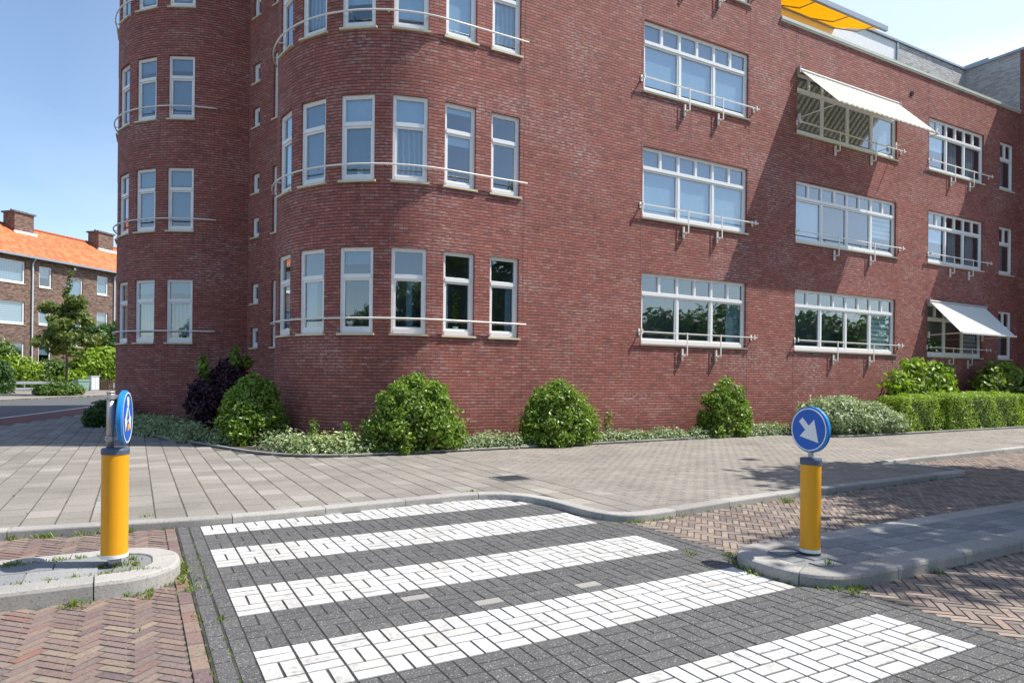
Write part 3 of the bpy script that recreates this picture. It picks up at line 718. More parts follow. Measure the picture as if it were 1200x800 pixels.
def window(parent, x, y, z, nx, ny, kind, w, h, tz=None, ntop=1, nbot=1, inner=None, name='window', sill=True, zoom=.55):
    key = (kind, round(w, 3), round(h, 3))
    if key not in WCACHE:
        bm, panes = win_frame(w, h, tz, ntop, nbot)
        me = bpy.data.meshes.new('window'); bm.normal_update(); bm.to_mesh(me); bm.free(); me.materials.append(M['white'])
        gm = bmesh.new()
        for a, b, c, d in panes:
            gm.faces.new([gm.verts.new(p) for p in ((a-.004, .118, c-.004), (b+.004, .118, c-.004), (b+.004, .118, d+.004), (a-.004, .118, d+.004))])
        g = bpy.data.meshes.new('glass_pane'); gm.normal_update(); gm.to_mesh(g); gm.free(); g.materials.append(M['glass'])
        sm = bmesh.new(); box(sm, -w/2-.04, w/2+.04, -.045, .075, -.045, -.002); s = bpy.data.meshes.new('sill'); sm.to_mesh(s); sm.free(); s.materials.append(M['sill'])
        rm = bmesh.new()   # shallow room seen through the glass
        D = 1.4; a, b = -w/2-.3, w/2+.3; y0 = .145
        P = [(a, y0, -.5), (b, y0, -.5), (b, y0, h+.25), (a, y0, h+.25), (a, D, -.5), (b, D, -.5), (b, D, h+.25), (a, D, h+.25)]
        if kind == 'bay': P = [(-w/2-.005, y0, -.2), (w/2+.005, y0, -.2), (w/2+.005, y0, h+.1), (-w/2-.005, y0, h+.1), (-w/2+.1, .9, -.2), (w/2-.1, .9, -.2), (w/2-.1, .9, h+.1), (-w/2+.1, .9, h+.1)]
        v = [rm.verts.new(p) for p in P]
        for f in ((4, 7, 6, 5), (0, 4, 5, 1), (3, 2, 6, 7), (0, 3, 7, 4), (1, 5, 6, 2)): rm.faces.new([v[i] for i in f])
        r = bpy.data.meshes.new('room'); rm.to_mesh(r); rm.free(); r.materials.append(M['room'])
        WCACHE[key] = (me, g, s, r, panes)
    me, g, s, r, panes = WCACHE[key]
    o = bpy.data.objects.new(name, me); COL.objects.link(o); o.parent = parent
    o.location = (x, y, z); o.rotation_euler = (0, 0, math.atan2(nx, -ny))    # local -y points along outward normal
    for nm, m in (('glass_pane', g), ('sill', s), ('room', r)):
        if nm == 'sill' and not sill: continue
        c = bpy.data.objects.new(nm, m); COL.objects.link(c); c.parent = o
    if inner:
        for spec in inner: # (pane index list or 'all', material, fraction drop, name)
            idx, mk, frac, nm = spec
            bm = bmesh.new()
            for i in (range(len(panes)) if idx == 'all' else idx):
                if i >= len(panes): continue
                a, b, c, d = panes[i]; yy = .165 if mk != 'curtain' else .20
                if isinstance(frac, tuple): a2, b2, zz = a+(b-a)*frac[0], a+(b-a)*frac[1], c
                else: a2, b2, zz = a, b, d-(d-c)*frac
                box(bm, a2-.03, b2+.03, yy, yy+.012, zz-.03, d+.03)
            obj(nm, bm, M[mk], o)
    return o

# main facade path: u=0 where the bay meets the straight wall (x=5.98)
bayN = 42
pts = arc(C1, 125, 0, bayN) + [(30.73, YF)]
PA = Path(pts); U0 = PA.u[bayN]     # u of the tangent point
def op(uc, w, z, h): return (U0+uc-w/2, U0+uc+w/2, z, z+h)
HW = HEAD-SILL
ops = []; wins = []
for fl in range(4):
    z = SILL+FL*fl
    if fl < 3: zz = HW
    for uc in (1.47, .32, -.83, -1.98, -3.13, -4.28):
        ops.append(op(uc, .76, z, HW)); wins.append(('bay', uc, .76, z, HW, fl))
    ops.append(op(13.455-5.98, 3.87, z, HW)); wins.append(('A', 13.455-5.98, 3.87, z, HW, fl))
    if fl < 3:
        for kind, a, b in (('B', 17.49, 22.59), ('C', 24.49, 28.10), ('D', 29.26, 30.30)):
            ops.append(op((a+b)/2-5.98, b-a, z, HW)); wins.append((kind, (a+b)/2-5.98, b-a, z, HW, fl))
XB = 16.74; ZT = 16.3; ZL = 12.36
UB = U0+XB-5.98
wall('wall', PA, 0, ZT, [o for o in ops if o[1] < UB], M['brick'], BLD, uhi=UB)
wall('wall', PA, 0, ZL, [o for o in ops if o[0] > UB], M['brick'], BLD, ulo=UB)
# second bay tower
PT = Path([(2.2+6*.27, 35), (-.05+.35, 29.2)] + arc(C2, 112, 0, 38) + [(2.94, C2[1]-RB)])
UT = PT.u[-2]
opsT = []; winsT = []
for fl in range(4):
    for adeg in (27, 48.7, 70.4, 92):
        uc = -RB*R(adeg); opsT.append((UT+uc-.38, UT+uc+.38, SILL+FL*fl, SILL+FL*fl+HW)); winsT.append((uc, SILL+FL*fl, fl))
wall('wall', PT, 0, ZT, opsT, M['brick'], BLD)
# recessed wall between the bays
PR = Path([(2.94, C2[1]-RB+.002), (3.59, 20.06), PA.p[0][:]])
opsR = []
for fl in range(4):
    opsR += [(.24, .66, 2.41+FL*fl, 3.0+FL*fl), (.24, .66, 3.73+FL*fl, 4.32+FL*fl), (1.42, 1.84, 2.41+FL*fl, 4.33+FL*fl)]
wall('wall', PR, 0, ZT, opsR, M['brick'], BLD)
for (a, b, c, d) in opsR:
    p, n = PR.at((a+b)/2); window(BLD, p.x, p.y, c, n.x, n.y, 'slim%d' % (d-c > 1), b-a, d-c, tz=(d-c)*.66 if d-c > 1 else None, inner=[('all', 'greyblind', 1, 'blind')])
# expansion joints
bm = bmesh.new()
for X in (7.93, 11.47, 15.44, 17.42, 22.66, 24.42, 28.2):
    zt = ZT if X < XB else ZL
    spans = [(0.05, zt-.05)]
    if X == 7.93: spans = [(0.05, zt-.05)]
    for a, b in spans: box(bm, X-.004, X+.004, YF-.002, YF+.02, a, b)
obj('expansion_joint', bm, M['joint'], BLD)
# interiors by position
def inner_for(kind, fl, uc):
    if kind == 'bay':
        if fl == 0:
            return {1.47: [((0,), 'greyblind', (.75, 1), 'curtain')], .32: [((0,), 'curtain', (.0, .12), 'curtain')], -.83: [((0,), 'greyblind', (.48, .6), 'curtain')], -1.98: [((1,), 'greyblind', .5, 'blind')], -3.13: [((0,), 'greyblind', (0, .5), 'blind')]}.get(uc, [((0,), 'curtain', (0, .6), 'curtain')])
        if fl == 1: return {1.47: None, .32: [((0, 1), 'blind', .15, 'blind')], -.83: [((0,), 'curtain', 1, 'curtain'), ((1,), 'blind', 1, 'blind')], -1.98: [((1,), 'blind', 1, 'blind'), ((0,), 'greyblind', .82, 'blind')], -3.13: [((0, 1), 'greyblind', 1, 'blind')]}.get(uc, [((0, 1), 'blind', 1, 'blind')])
        if fl == 2 and uc in (1.47, -3.13): return [((0,), 'curtain', 1, 'curtain'), ((1,), 'greyblind', 1, 'blind')]
        if fl == 2 and uc == -1.98: return [((0,), 'blind', .55, 'blind'), ((1,), 'greyblind', 1, 'blind')]
        return [((0, 1), 'blind' if fl != 2 or uc > -2 else 'greyblind', .85 if uc < 0 else 1, 'blind')]
    if kind == 'A':
        if fl >= 1: return [((0, 1, 2), 'blind', 1 if fl == 1 else .9, 'blind'), ((3, 4, 5, 6, 7, 8), 'greyblind', 1, 'blind')]
        return [((2,), 'greyblind', (.55, 1), 'curtain')]
    if kind == 'B':
        if fl == 0: return [((3,), 'slats', 1, 'blind'), ((0,), 'greyblind', (0, .1), 'curtain')]
        if fl == 1: return [((0,), 'blind', 1, 'blind'), ((3,), 'slats', .6, 'blind')]
        return [((3,), 'blind', 1, 'blind')]
    if kind == 'C':
        return [((1, 2), 'curtain', (.3, .75), 'curtain'), ((0,), 'blind', .4 if fl else .1, 'blind')] if fl else [((2,), 'slats', 1, 'blind')]
    return [((0,), 'curtain', (.1, .6), 'curtain')]
for kind, uc, w, z, h, fl in wins:
    p, n = PA.at(U0+uc)
    if kind == 'bay':
        if abs(uc) > 0 and uc < -.3:
            a_ = -uc/RB; p = Vector((C1[0]-RB*math.sin(a_), C1[1]-RB*math.cos(a_))); n = Vector((-math.sin(a_), -math.cos(a_)))
        window(BLD, p.x, p.y, z, n.x, n.y, 'bay', w, h, tz=h*.665, inner=inner_for('bay', fl, uc))
    elif kind == 'A': window(BLD, p.x, p.y, z, n.x, n.y, 'A', w, h, tz=h*.71, ntop=6, nbot=3, inner=inner_for(kind, fl, uc))
    elif kind == 'B': window(BLD, p.x, p.y, z, n.x, n.y, 'B', w, h, tz=h*.735, ntop=8, nbot=4, inner=inner_for(kind, fl, uc))
    elif kind == 'C': window(BLD, p.x, p.y, z, n.x, n.y, 'C', w, h, tz=h*.72, ntop=6, nbot=3, inner=inner_for(kind, fl, uc))
    else: window(BLD, p.x, p.y, z, n.x, n.y, 'D', w, h, tz=h*.66, ntop=2, nbot=1, inner=inner_for(kind, fl, uc))
for uc, z, fl in winsT:
    a_ = -uc/RB; nx, ny = -math.sin(a_), -math.cos(a_)
    window(BLD, C2[0]+RB*nx, C2[1]+RB*ny, z, nx, ny, 'bay', .76, HW, tz=HW*.665, inner=[((0,), ('curtain', 'slats', 'greyblind', 'blind')[fl], .9, 'curtain'), ((1,), 'greyblind', .6, 'blind')] if fl != 1 else [((0, 1), 'greyblind', .8, 'blind')])
def inside_point(uc, z, dy):
    a_ = max(0, -uc/RB); n = Vector((-math.sin(a_), -math.cos(a_))); p = Vector((C1[0]-RB*math.sin(a_), C1[1]-RB*math.cos(a_))) if uc < 0 else Vector((5.98+uc, YF)); p = p-n*dy; return (p.x, p.y, z)
for uc, fl, lb, hgt in ((.32, 0, 'tall slim green plant behind the ground floor bay window second from the right', .9), (-1.98, 1, 'white ornament with blossoms standing in the first floor bay window', .26)):
    t = thing('potted_plant' if hgt > .5 else 'ornament', lb, 'plant' if hgt > .5 else 'ornament', inside_point(uc, SILL+FL*fl+.10, .19))
    bm = bmesh.new(); lathe(bm, [(.05, 0), (.07, .10), (.055, .11)], 16); obj('pot', bm, M['white'], t)
    leaves('foliage', [(0, 0, .11+hgt*.45, .07, .03, hgt*.45), (.03, 0, .1+hgt*.8, .08, .03, hgt*.15)], 120, .045, M['leaf_green'] if hgt > .5 else M['leaf_cream'], t, shell=.2)
# window rails
def rail_arc(c, a0, a1, z, straight=None, offd=.10):
    bm = bmesh.new(); n = 36; line = []
    for i in range(n+1):
        a = R(a0+(a1-a0)*i/n); line.append((c[0]-(RB+offd)*math.sin(a), c[1]-(RB+offd)*math.cos(a), z))
    if straight: line.append((straight, c[1]-RB-offd, z))
    tube(bm, line, .021, 8)
    # wall brackets
    step = 14
    for i in list(range(3, n, 5)) + ([n+1] if straight else []):
        i = min(i, len(line)-1); p = Vector(line[i]); nr = Vector((c[0]-p.x, c[1]-p.y, 0)).normalized() if i <= n else Vector((0, 1, 0))
        if i == n+1: p = p-Vector((.12, 0, 0))
        tube(bm, [p, p+nr*.15], .014, 6); 
    return obj('window_rail', bm, M['rail'], BLD, smooth=True)
for fl in range(4):
    rail_arc(C1, 112, 0, SILL+.32+FL*fl, 7.98); rail_arc(C2, 118, 8, SILL+.34+FL*fl)
RAILS = {}
def flat_rail(kind, xa, xb, posts, fl):
    z = SILL+FL*fl
    if kind not in RAILS:
        bm = bmesh.new()
        box(bm, xa, xb, YF-.135, YF-.105, .288, .318)
        for px in posts:   # bent strap: down from the rail, back under the sill, down the wall
            box(bm, px-.016, px+.016, YF-.152, YF-.1355, -.28, .335)
            box(bm, px-.018, px+.018, YF-.1354, YF-.03, -.28, -.25)
            box(bm, px-.10, px-.06, YF-.13, YF-.03, -.30, -.268); box(bm, px-.105, px-.055, YF-.06, YF-.012, -.42, -.10); box(bm, px-.0595, px+.02, YF-.05, YF-.02, -.285, -.25)
        for px in (xa+.04, xb-.13):
            box(bm, px-.02, px+.02, YF-.104, YF-.01, .292, .312); box(bm, px-.03, px+.03, YF-.02, YF-.002, .22, .38); box(bm, px-.02, px+.02, YF-.150, YF-.136, .24, .37)
        me = bpy.data.meshes.new('window_rail'); bm.to_mesh(me); bm.free(); me.materials.append(M['rail']); RAILS[kind] = me
    o = bpy.data.objects.new('window_rail', RAILS[kind]); COL.objects.link(o); o.parent = BLD; o.location = (0, 0, z)
for fl in range(4):
    flat_rail('A', 11.40, 15.72, (13.0, 14.25), fl)
    if fl < 3: flat_rail('B', 17.44, 22.90, (19.35, 21.2), fl); flat_rail('C', 24.42, 28.55, (25.9, 27.15), fl)
# wall marks: pale wash below the brackets comes with the brick; round vent
bm = bmesh.new(); tube(bm, [(23.38, YF-.001, 11.56), (23.38, YF-.045, 11.55)], .085, 16, .08); obj('wall_vent', bm, M['dark'], BLD)
# rest of the tall block
bm = bmesh.new(); uvl = bm.loops.layers.uv.new('UVMap')
def quad_wall(bm, uvl, a, b, z0, z1):
    L_ = (Vector(b)-Vector(a)).length
    f = bm.faces.new([bm.verts.new(p) for p in ((a[0], a[1], z0), (b[0], b[1], z0), (b[0], b[1], z1), (a[0], a[1], z1))])
    for l, t in zip(f.loops, ((0, z0), (L_, z0), (L_, z1), (0, z1))): l[uvl].uv = t
quad_wall(bm, uvl, (XB, YF), (XB, 35), ZL-.3, ZT); quad_wall(bm, uvl, (XB, 35), (3.82, 35), 0, ZT)
obj('wall', bm, M['brick'], BLD)
roof_outline = [tuple(p) for p in PT.p] + [tuple(p) for p in PR.p[1:]] + [tuple(p) for p in PA.p[1:-1]] + [(XB, YF), (XB, 35)]
bm = bmesh.new(); q = []
for p in roof_outline:
    if not q or (Vector(p)-Vector(q[-1])).length > .01: q.append(p)
prism(bm, q, ZT-.25, ZT-.002); bmesh.ops.triangulate(bm, faces=bm.faces); obj('roof', bm, M['roofing'], BLD)
# low block: roof, coping
bm = bmesh.new(); box(bm, XB+.01, 30.72, YF+.03, 30, 11.9, ZL-.15); obj('roof', bm, M['roofing'], BLD)
bm = bmesh.new(); box(bm, XB-.02, 30.73, YF-.06, YF+.34, ZL, ZL+.09); box(bm, XB-.02, 30.73, YF-.035, YF-.002, ZL-.05, ZL-.001); obj('coping', bm, M['coping'], BLD)
# set back penthouse, white then grey brick
YP = 15.87; ZPH = 14.85
bm = bmesh.new(); uvl = bm.loops.layers.uv.new('UVMap'); quad_wall(bm, uvl, (25.95, YP), (30.74, YP), 12.2, ZPH)
obj('penthouse_wall', bm, M['brick_grey'], BLD)
bm = bmesh.new(); box(bm, 18.2, 25.949, YP+.02, YP+.3, 12.2, ZPH-.02); obj('penthouse_wall', bm, M['white_wall'], BLD)
bm = bmesh.new(); box(bm, 18.2, 30.7, YP+.31, 26, 12.2, ZPH-.05); obj('penthouse_block', bm, M['white_wall'], BLD)
bm = bmesh.new(); box(bm, 18.1, 30.73, YP-.06, YP+.35, ZPH, ZPH+.08); box(bm, 25.86, 25.95, YP-.04, YP+.02, 12.3, ZPH-.001); obj('coping', bm, M['zinc'], BLD)
# glazed doors of the penthouse under the awning
for x in (19.6, 22.2): window(BLD, x, YP, 12.55, 0, -1, 'pent', 1.9, 1.95, nbot=2, inner=[((0,), 'curtain', 1, 'curtain')], sill=False)
# wing at right
bm = bmesh.new(); uvl = bm.loops.layers.uv.new('UVMap')
quad_wall(bm, uvl, (30.73, YF), (30.73, 11.05), 0, 14.82); quad_wall(bm, uvl, (30.73, 11.05), (48, 11.05), 0, 14.82); quad_wall(bm, uvl, (48, 11.05), (48, 32), 0, 14.82)
obj('wall', bm, M['brick'], BLD)
bm = bmesh.new(); uvl = bm.loops.layers.uv.new('UVMap'); quad_wall(bm, uvl, (30.73, 28), (30.73, YF+.0), 11.5, 14.82); obj('wall', bm, M['brick_grey'], BLD)
bm = bmesh.new(); box(bm, 30.66, 48.1, 10.97, 32, 14.82, 14.92); obj('coping', bm, M['zinc'], BLD)
bm = bmesh.new(); box(bm, 30.7, 48, 31.9, 32, 0, 14.8); box(bm, 16.7, 48, 29.9, 30, 0, 12); obj('wall', bm, M['white_wall'], BLD)
# roof bits: small vents behind the coping, flat pane on the far roof
for x, y in ((25.2, 14.5), (27.55, 14.5)):
    bm = bmesh.new(); tube(bm, [(x, y, 12.2), (x, y, 12.72)], .12, 12); tube(bm, [(x, y, 12.72), (x, y, 12.9)], .19, 12, .23); obj('roof_vent', bm, M['dark'], BLD)
bm = bmesh.new(); box(bm, 31.2, 31.3, 15.2, 16.4, 14.92, 15.25); obj('roof_light', bm, M['zinc'], BLD)
# yellow awning on the roof terrace
def awning(xa, xb, zt, zb, e, y0, cloth, name='awning', arms=True, thick=.012, valance=.10, armmat='cream', lower=None):
    bm = bmesh.new(); tube(bm, [(xa-.06, y0-.07, zt+.02), (xb+.06, y0-.07, zt+.02)], .055, 12)
    box(bm, xa-.09, xa-.05, y0-.13, y0-.002, zt-.08, zt+.12); box(bm, xb+.05, xb+.09, y0-.13, y0-.002, zt-.08, zt+.12)
    root = obj(name, bm, M['galv'], BLD)
    bm = bmesh.new(); n = 8; y1 = y0-e
    A = [(xa, y0-.09, zt), (xb, y0-.09, zt), (xb, y1, zb), (xa, y1, zb)]
    nrm = Vector((0, -(zt-zb), -(e))).normalized()
    top = [bm.verts.new(p) for p in A]; bot = [bm.verts.new(Vector(p)+nrm*thick) for p in A]
    bm.faces.new(top); bm.faces.new(bot[::-1])
    for i in range(4): bm.faces.new((top[i], bot[i], bot[(i+1) % 4], top[(i+1) % 4]))
    obj('canopy', bm, cloth, root)
    if valance:
        bm = bmesh.new(); box(bm, xa, xb, y1-.05, y1-.04, zb-valance, zb+.01); obj('valance', bm, cloth, root)
    bm = bmesh.new(); box(bm, xa-.02, xb+.02, y1-.036, y1-.002, zb-.035, zb+.012); obj('front_bar', bm, M[armmat], root)
    if arms:
        for x in (xa+.03, xb-.03):
            bm = bmesh.new(); zl = lower if lower else zb-.4
            tube(bm, [(x, y0-.03, zl), (x, y1+.02, zb-.02)], .018, 8); box(bm, x-.03, x+.03, y0-.05, y0-.002, zl-.1, zl+.12); obj('arm', bm, M['cream'], root)
    return root
awning(17.54, 22.50, 10.98, 9.58, 1.40, YF, M['awn'], lower=9.58, valance=.03)
awning(24.50, 28.10, 4.42, 3.30, 1.12, YF, M['awn_grey'], lower=3.25, valance=.05)
# terrace awning: frame with front gutter
bm = bmesh.new(); tube(bm, [(17.0, YP-.02, 14.45), (22.1, YP-.02, 14.45)], .08, 12); root = obj('awning', bm, M['zinc'], BLD); root['label'] = 'yellow awning over the roof terrace'
bm = bmesh.new(); A = [(17.0, YP-.02, 14.42), (22.08, YP-.02, 14.42), (22.08, 13.98, 13.52), (17.0, 13.98, 13.52)]
top = [bm.verts.new(p) for p in A]; bot = [bm.verts.new((p[0], p[1]-.004, p[2]-.012)) for p in A]; bm.faces.new(top); bm.faces.new(bot[::-1])
for i in range(4): bm.faces.new((top[i], bot[i], bot[(i+1) % 4], top[(i+1) % 4]))
obj('canopy', bm, M['awn_yellow'], root)
bm = bmesh.new(); box(bm, 16.95, 22.14, 13.88, 13.98, 13.44, 13.60); obj('front_bar', bm, M['zinc'], root)
for x in (18.6, 20.3, 21.6):
    bm = bmesh.new(); tube(bm, [(x, YP-.1, 14.28), (x+.35, 14.9, 13.82), (x-.05, 14.02, 13.49)], .022, 8); obj('arm', bm, M['zinc'], root)

# plants on the terrace and behind
def shrub(name, label, cat, blobs, n, size, mat, group=None, stems=None, base=None, **kw):
    bx = base or (blobs[0][0], blobs[0][1])
    t = thing(name, label, cat, (bx[0], bx[1], ZP), 0, group)
    B = [(b[0]-bx[0], b[1]-bx[1], b[2]-ZP, *b[3:]) for b in blobs]
    kw.setdefault('zmin', .01)
    leaves('foliage', B, n, size, M[mat], t, **kw)
    if stems: o = ground_twigs(t, 0, 0, stems[0], stems[1], stems[2])
    return t
tp = thing('potted_plant', 'small dark plant on roof terrace in front of the white wall', 'plant', (24.0, 14.35, 12.22))
bm = bmesh.new(); lathe(bm, [(.10, 0), (.15, .28), (.16, .30), (.13, .30), (.12, .26)], 20); obj('pot', bm, M['dark'], tp)
leaves('foliage', [(0, 0, .48, .22, .2, .2), (.25, 0, .5, .12, .1, .1)], 260, .05, M['leaf_dark'], tp, shell=.2)

# ================================================================ PLANTS BY THE WALL
shrub('round_shrub', 'big glossy green shrub with a pointed top below the nearest bay windows', 'shrub',
      cone_blobs(4.98, 12.98, 1.06, .68, 1.70, 60, 5), 19000, .044, 'leaf_green', 'glossy green shrubs along the brick wall', (1.3, 12, .5), clump=0)
shrub('round_shrub', 'glossy green shrub standing between the bay and the first wide ground floor window', 'shrub',
      cone_blobs(8.47, 13.0, 1.06, .68, 1.60, 56, 8, .95), 17500, .042, 'leaf_green', 'glossy green shrubs along the brick wall', (1.3, 12, .45), clump=0)
shrub('round_shrub', 'narrow upright glossy shrub below the right end of the first wide window', 'shrub',
      cone_blobs(13.9, 13.15, .86, .5, 1.70, 40, 12, .6), 9500, .046, 'leaf_green', 'glossy green shrubs along the brick wall', (1.5, 9, .35), clump=0)
shrub('round_shrub', 'round green shrub in the shade between the two rounded bays', 'shrub',
      cone_blobs(2.25, 15.75, .77, .68, 1.66, 44, 15, 1.1), 13000, .048, 'leaf_green', 'glossy green shrubs along the brick wall', (1.2, 12, .4), clump=0)
t = shrub('purple_shrub', 'dark purple leaved shrub with green shoots in the corner between the bays', 'shrub',
      [(2.0, 19.2, .9, .72, .6, .85), (2.25, 19.4, 1.5, .5, .45, .5), (1.6, 19.0, .8, .5, .45, .7)], 7500, .055, 'leaf_purple', None, (1.9, 10, .5), clump=40)
for b in ((-.5, -.25, 1.7, .14, .12, .32), (.3, 0, 1.95, .14, .12, .42), (-.33, -.1, 1.35, .1, .1, .3), (.55, .1, 1.85, .22, .15, .2)): leaves('green_shoot', [b], 170, .07, M['leaf_green'], t, shell=.1)
shrub('low_shrub', 'dark green low shrub at the street side foot of the far rounded bay', 'shrub',
      [(-.72, 22.6, .42, .52, .5, .40), (-.45, 22.9, .6, .35, .35, .32), (-1.0, 22.5, .3, .32, .3, .28)], 4200, .055, 'leaf_dark', None, (.7, 8, .35))
shrub('silver_shrub', 'wide silver green shrub beside the clipped hedge', 'shrub',
      [(17.4, 12.3, .54, 1.1, .75, .56), (18.5, 12.2, .50, 1.1, .7, .52), (17.9, 12.6, .76, .95, .6, .44), (19.25, 12.1, .36, .8, .6, .40), (16.7, 12.5, .62, .5, .5, .48)], 17000, .04, 'leaf_silver', None, (.8, 14, .9), aspect=3.2, up=.45, clump=90)
# clipped hedges: leaves on the skin of a box
def hedge(name, label, x0, x1, y0, y1, h, n, mat, size, group=None):
    t = thing(name, label, 'hedge', ((x0+x1)/2, (y0+y1)/2, ZP), 0, group); w, d = x1-x0, y1-y0
    A = [w*h, w*h, d*h, d*h, w*d]; A = np.array(A); k = RNG.choice(5, n, p=A/A.sum())
    a, b = RNG.random(n)*2-1, RNG.random(n)*2-1
    p = np.zeros((n, 3)); nm = np.zeros((n, 3))
    for i, (q, nn) in enumerate((((a*w/2, np.full(n, -d/2), (b+1)/2*h), (0, -1, 0)), ((a*w/2, np.full(n, d/2), (b+1)/2*h), (0, 1, 0)), ((np.full(n, -w/2), a*d/2, (b+1)/2*h), (-1, 0, 0)), ((np.full(n, w/2), a*d/2, (b+1)/2*h), (1, 0, 0)), ((a*w/2, b*d/2, np.full(n, h)), (0, 0, 1)))):
        m = k == i; p[m] = np.stack(q, 1)[m]; nm[m] = nn
    # round the arrises, wobble the faces
    e = .14; hx, hy = w/2, d/2
    cx = np.clip(p[:, 0], -hx+e, hx-e); cy = np.clip(p[:, 1], -hy+e, hy-e); cz = np.clip(p[:, 2], 0, h-e)
    c = np.stack((cx, cy, cz), 1); dv = p-c; L_ = np.linalg.norm(dv, axis=1); L_[L_ < 1e-6] = 1; dv /= L_[:, None]
    wob = .05*np.sin(p[:, 0]*4.1+p[:, 2]*3)+.04*np.sin(p[:, 0]*9+1)*np.cos(p[:, 2]*7)
    p = c + dv*(e + wob - .16*RNG.random(n)**2 + RNG.normal(0, .018, n))[:, None]; p[:, 2] = np.maximum(p[:, 2], .03)
    nv = dv*.7 + RNG.normal(0, .55, (n, 3)); nv[:, 2] += .3; nv /= np.linalg.norm(nv, axis=1)[:, None]
    u = np.cross(nv, RNG.normal(size=(n, 3))); u /= np.linalg.norm(u, axis=1)[:, None]; v = np.cross(nv, u); s = size*RNG.uniform(.6, 1.3, n)[:, None]
    V = np.stack((p-u*s, p-v*s*.55, p+u*s, p+v*s*.55), 1)
    np_mesh('foliage', V.reshape(-1, 3), np.arange(n*4).reshape(n, 4), RNG.normal(.5, .2, n).clip(0, 1), M[mat], t)
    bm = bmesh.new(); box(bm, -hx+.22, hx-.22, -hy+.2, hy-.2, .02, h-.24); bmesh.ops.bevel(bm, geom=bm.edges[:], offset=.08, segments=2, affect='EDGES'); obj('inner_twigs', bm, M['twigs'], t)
    return t
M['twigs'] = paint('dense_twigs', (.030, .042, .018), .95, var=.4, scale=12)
hedge('clipped_hedge', 'lower front part of the clipped green hedge beside the silver shrub', 19.9, 23.2, 11.9, 12.75, 1.10, 15000, 'leaf_lime', .028, 'clipped hedges in front of the building')
hedge('clipped_hedge', 'taller rear part of the clipped green hedge, below the small awning', 22.2, 26.9, 11.72, 13.2, 1.16, 20000, 'leaf_lime', .028, 'clipped hedges in front of the building')
shrub('leafy_bush', 'loose light green bush behind the clipped hedge, left of the small awning', 'bush',
      [(22.6, 13.2, 1.3, 1.15, .5, .75), (23.6, 13.2, 1.75, .9, .5, .55), (21.8, 13.2, 1.5, .7, .45, .5), (24.0, 13.1, 1.35, .8, .5, .6), (22.6, 13.2, 2.15, .5, .35, .28), (24.4, 13.2, 1.95, .45, .35, .3)], 3000, .10, 'leaf_lime', 'loose bushes behind the hedge', (2.1, 16, 1.0), shell=.1, clump=34)
shrub('leafy_bush', 'loose bush with orange tipped leaves right of the small awning', 'bush',
      [(27.2, 13.0, 1.5, 1.0, .5, .7), (28.6, 13.0, 1.6, 1.0, .5, .7), (27.6, 13.0, 2.1, .8, .4, .35), (29.4, 12.9, 1.2, .9, .5, .6)], 3000, .10, 'leaf_orange', 'loose bushes behind the hedge', (2.1, 16, 1.0), shell=.1, clump=34)
shrub('leafy_bush', 'low yellow green bush at the right end of the clipped hedge', 'bush',
      [(28.4, 12.3, .65, .9, .6, .6), (29.5, 12.3, .75, .9, .6, .7)], 4500, .06, 'leaf_orange', 'loose bushes behind the hedge', (1.0, 10, .7))
# ground cover strips
def cover(name, label, pts, n, mat, size, hh=.27, wd=.32):
    B = []
    for (x, y, s) in pts: B.append((x, y, ZP+.04, wd*s, wd*s*.85, hh*s))
    o = leaves(name, B, n, size, M[mat], shell=.35, up=.6, zmin=ZP, aspect=2.4); tag(o, label, 'ground cover', kind='stuff'); return o
def lin(a, b, st, jit=.06, s0=.75, s1=1.25):
    a, b = Vector(a), Vector(b); n = int((b-a).length/st)+1
    return [(a.x+(b.x-a.x)*i/max(1, n-1)+random.gauss(0, jit), a.y+(b.y-a.y)*i/max(1, n-1)+random.gauss(0, jit), random.uniform(s0, s1)) for i in range(n)]
cover('ground_cover', 'silvery grey ground cover in shade at the foot of the bays',
      lin((-.15, 21.1), (.35, 19.7), .22, .08, 1.3, 1.9) + lin((.3, 19.6), (1.0, 17.8), .22, .1, 1.3, 1.9) + lin((1.05, 17.5), (1.95, 15.4), .2, .1, 1.0, 1.7) + lin((.3, 21.2), (1.4, 19.2), .25, .1, 1.2, 1.7) + lin((2.5, 14.6), (2.9, 13.7), .2, .08, 1.2, 1.7), 13000, 'leaf_silver', .038)
cover('ground_cover', 'cream variegated ground cover by the front of the nearest bay',
      lin((2.75, 13.35), (4.3, 12.95), .2, .07, 1.0, 1.6) + lin((2.9, 13.7), (4.0, 13.4), .2, .07, 1.1, 1.8), 6500, 'leaf_cream', .036)
cover('ground_cover', 'silver green ground cover between the two big shrubs', lin((5.7, 12.95), (7.9, 12.98), .17, .05, .8, 1.3), 5200, 'leaf_silver', .034)
cover('ground_cover', 'tufts of silver green ground cover right of the second big shrub', lin((9.2, 12.98), (13.3, 13.1), .24, .05, .6, 1.25), 7000, 'leaf_silver', .036)
cover('ground_cover', 'tufts of silver green ground cover near the silver shrub', lin((14.6, 13.15), (16.3, 13.2), .25, .05, .8, 1.3), 3200, 'leaf_silver', .038)
def sprig(label, x, y, h, mat='leaf_mid'):
    t = thing('young_plant', label, 'plant', (x, y, ZP)); bm = bmesh.new()
    for k in range(3): tube(bm, [(0, 0, 0), (random.gauss(0, .05), random.gauss(0, .04), h*.5), (random.gauss(0, .12), random.gauss(0, .08), h*random.uniform(.8, 1.1))], .008, 5, .003)
    obj('stem', bm, M['bark'], t); leaves('foliage', [(0, 0, h*.5, .14, .12, h*.5), (.05, 0, h*.85, .1, .1, h*.25)], 150, .04, M[mat], t, shell=.2)
sprig('slim leafy shoot rising from the cream ground cover, left one', 3.05, 13.55, .62)
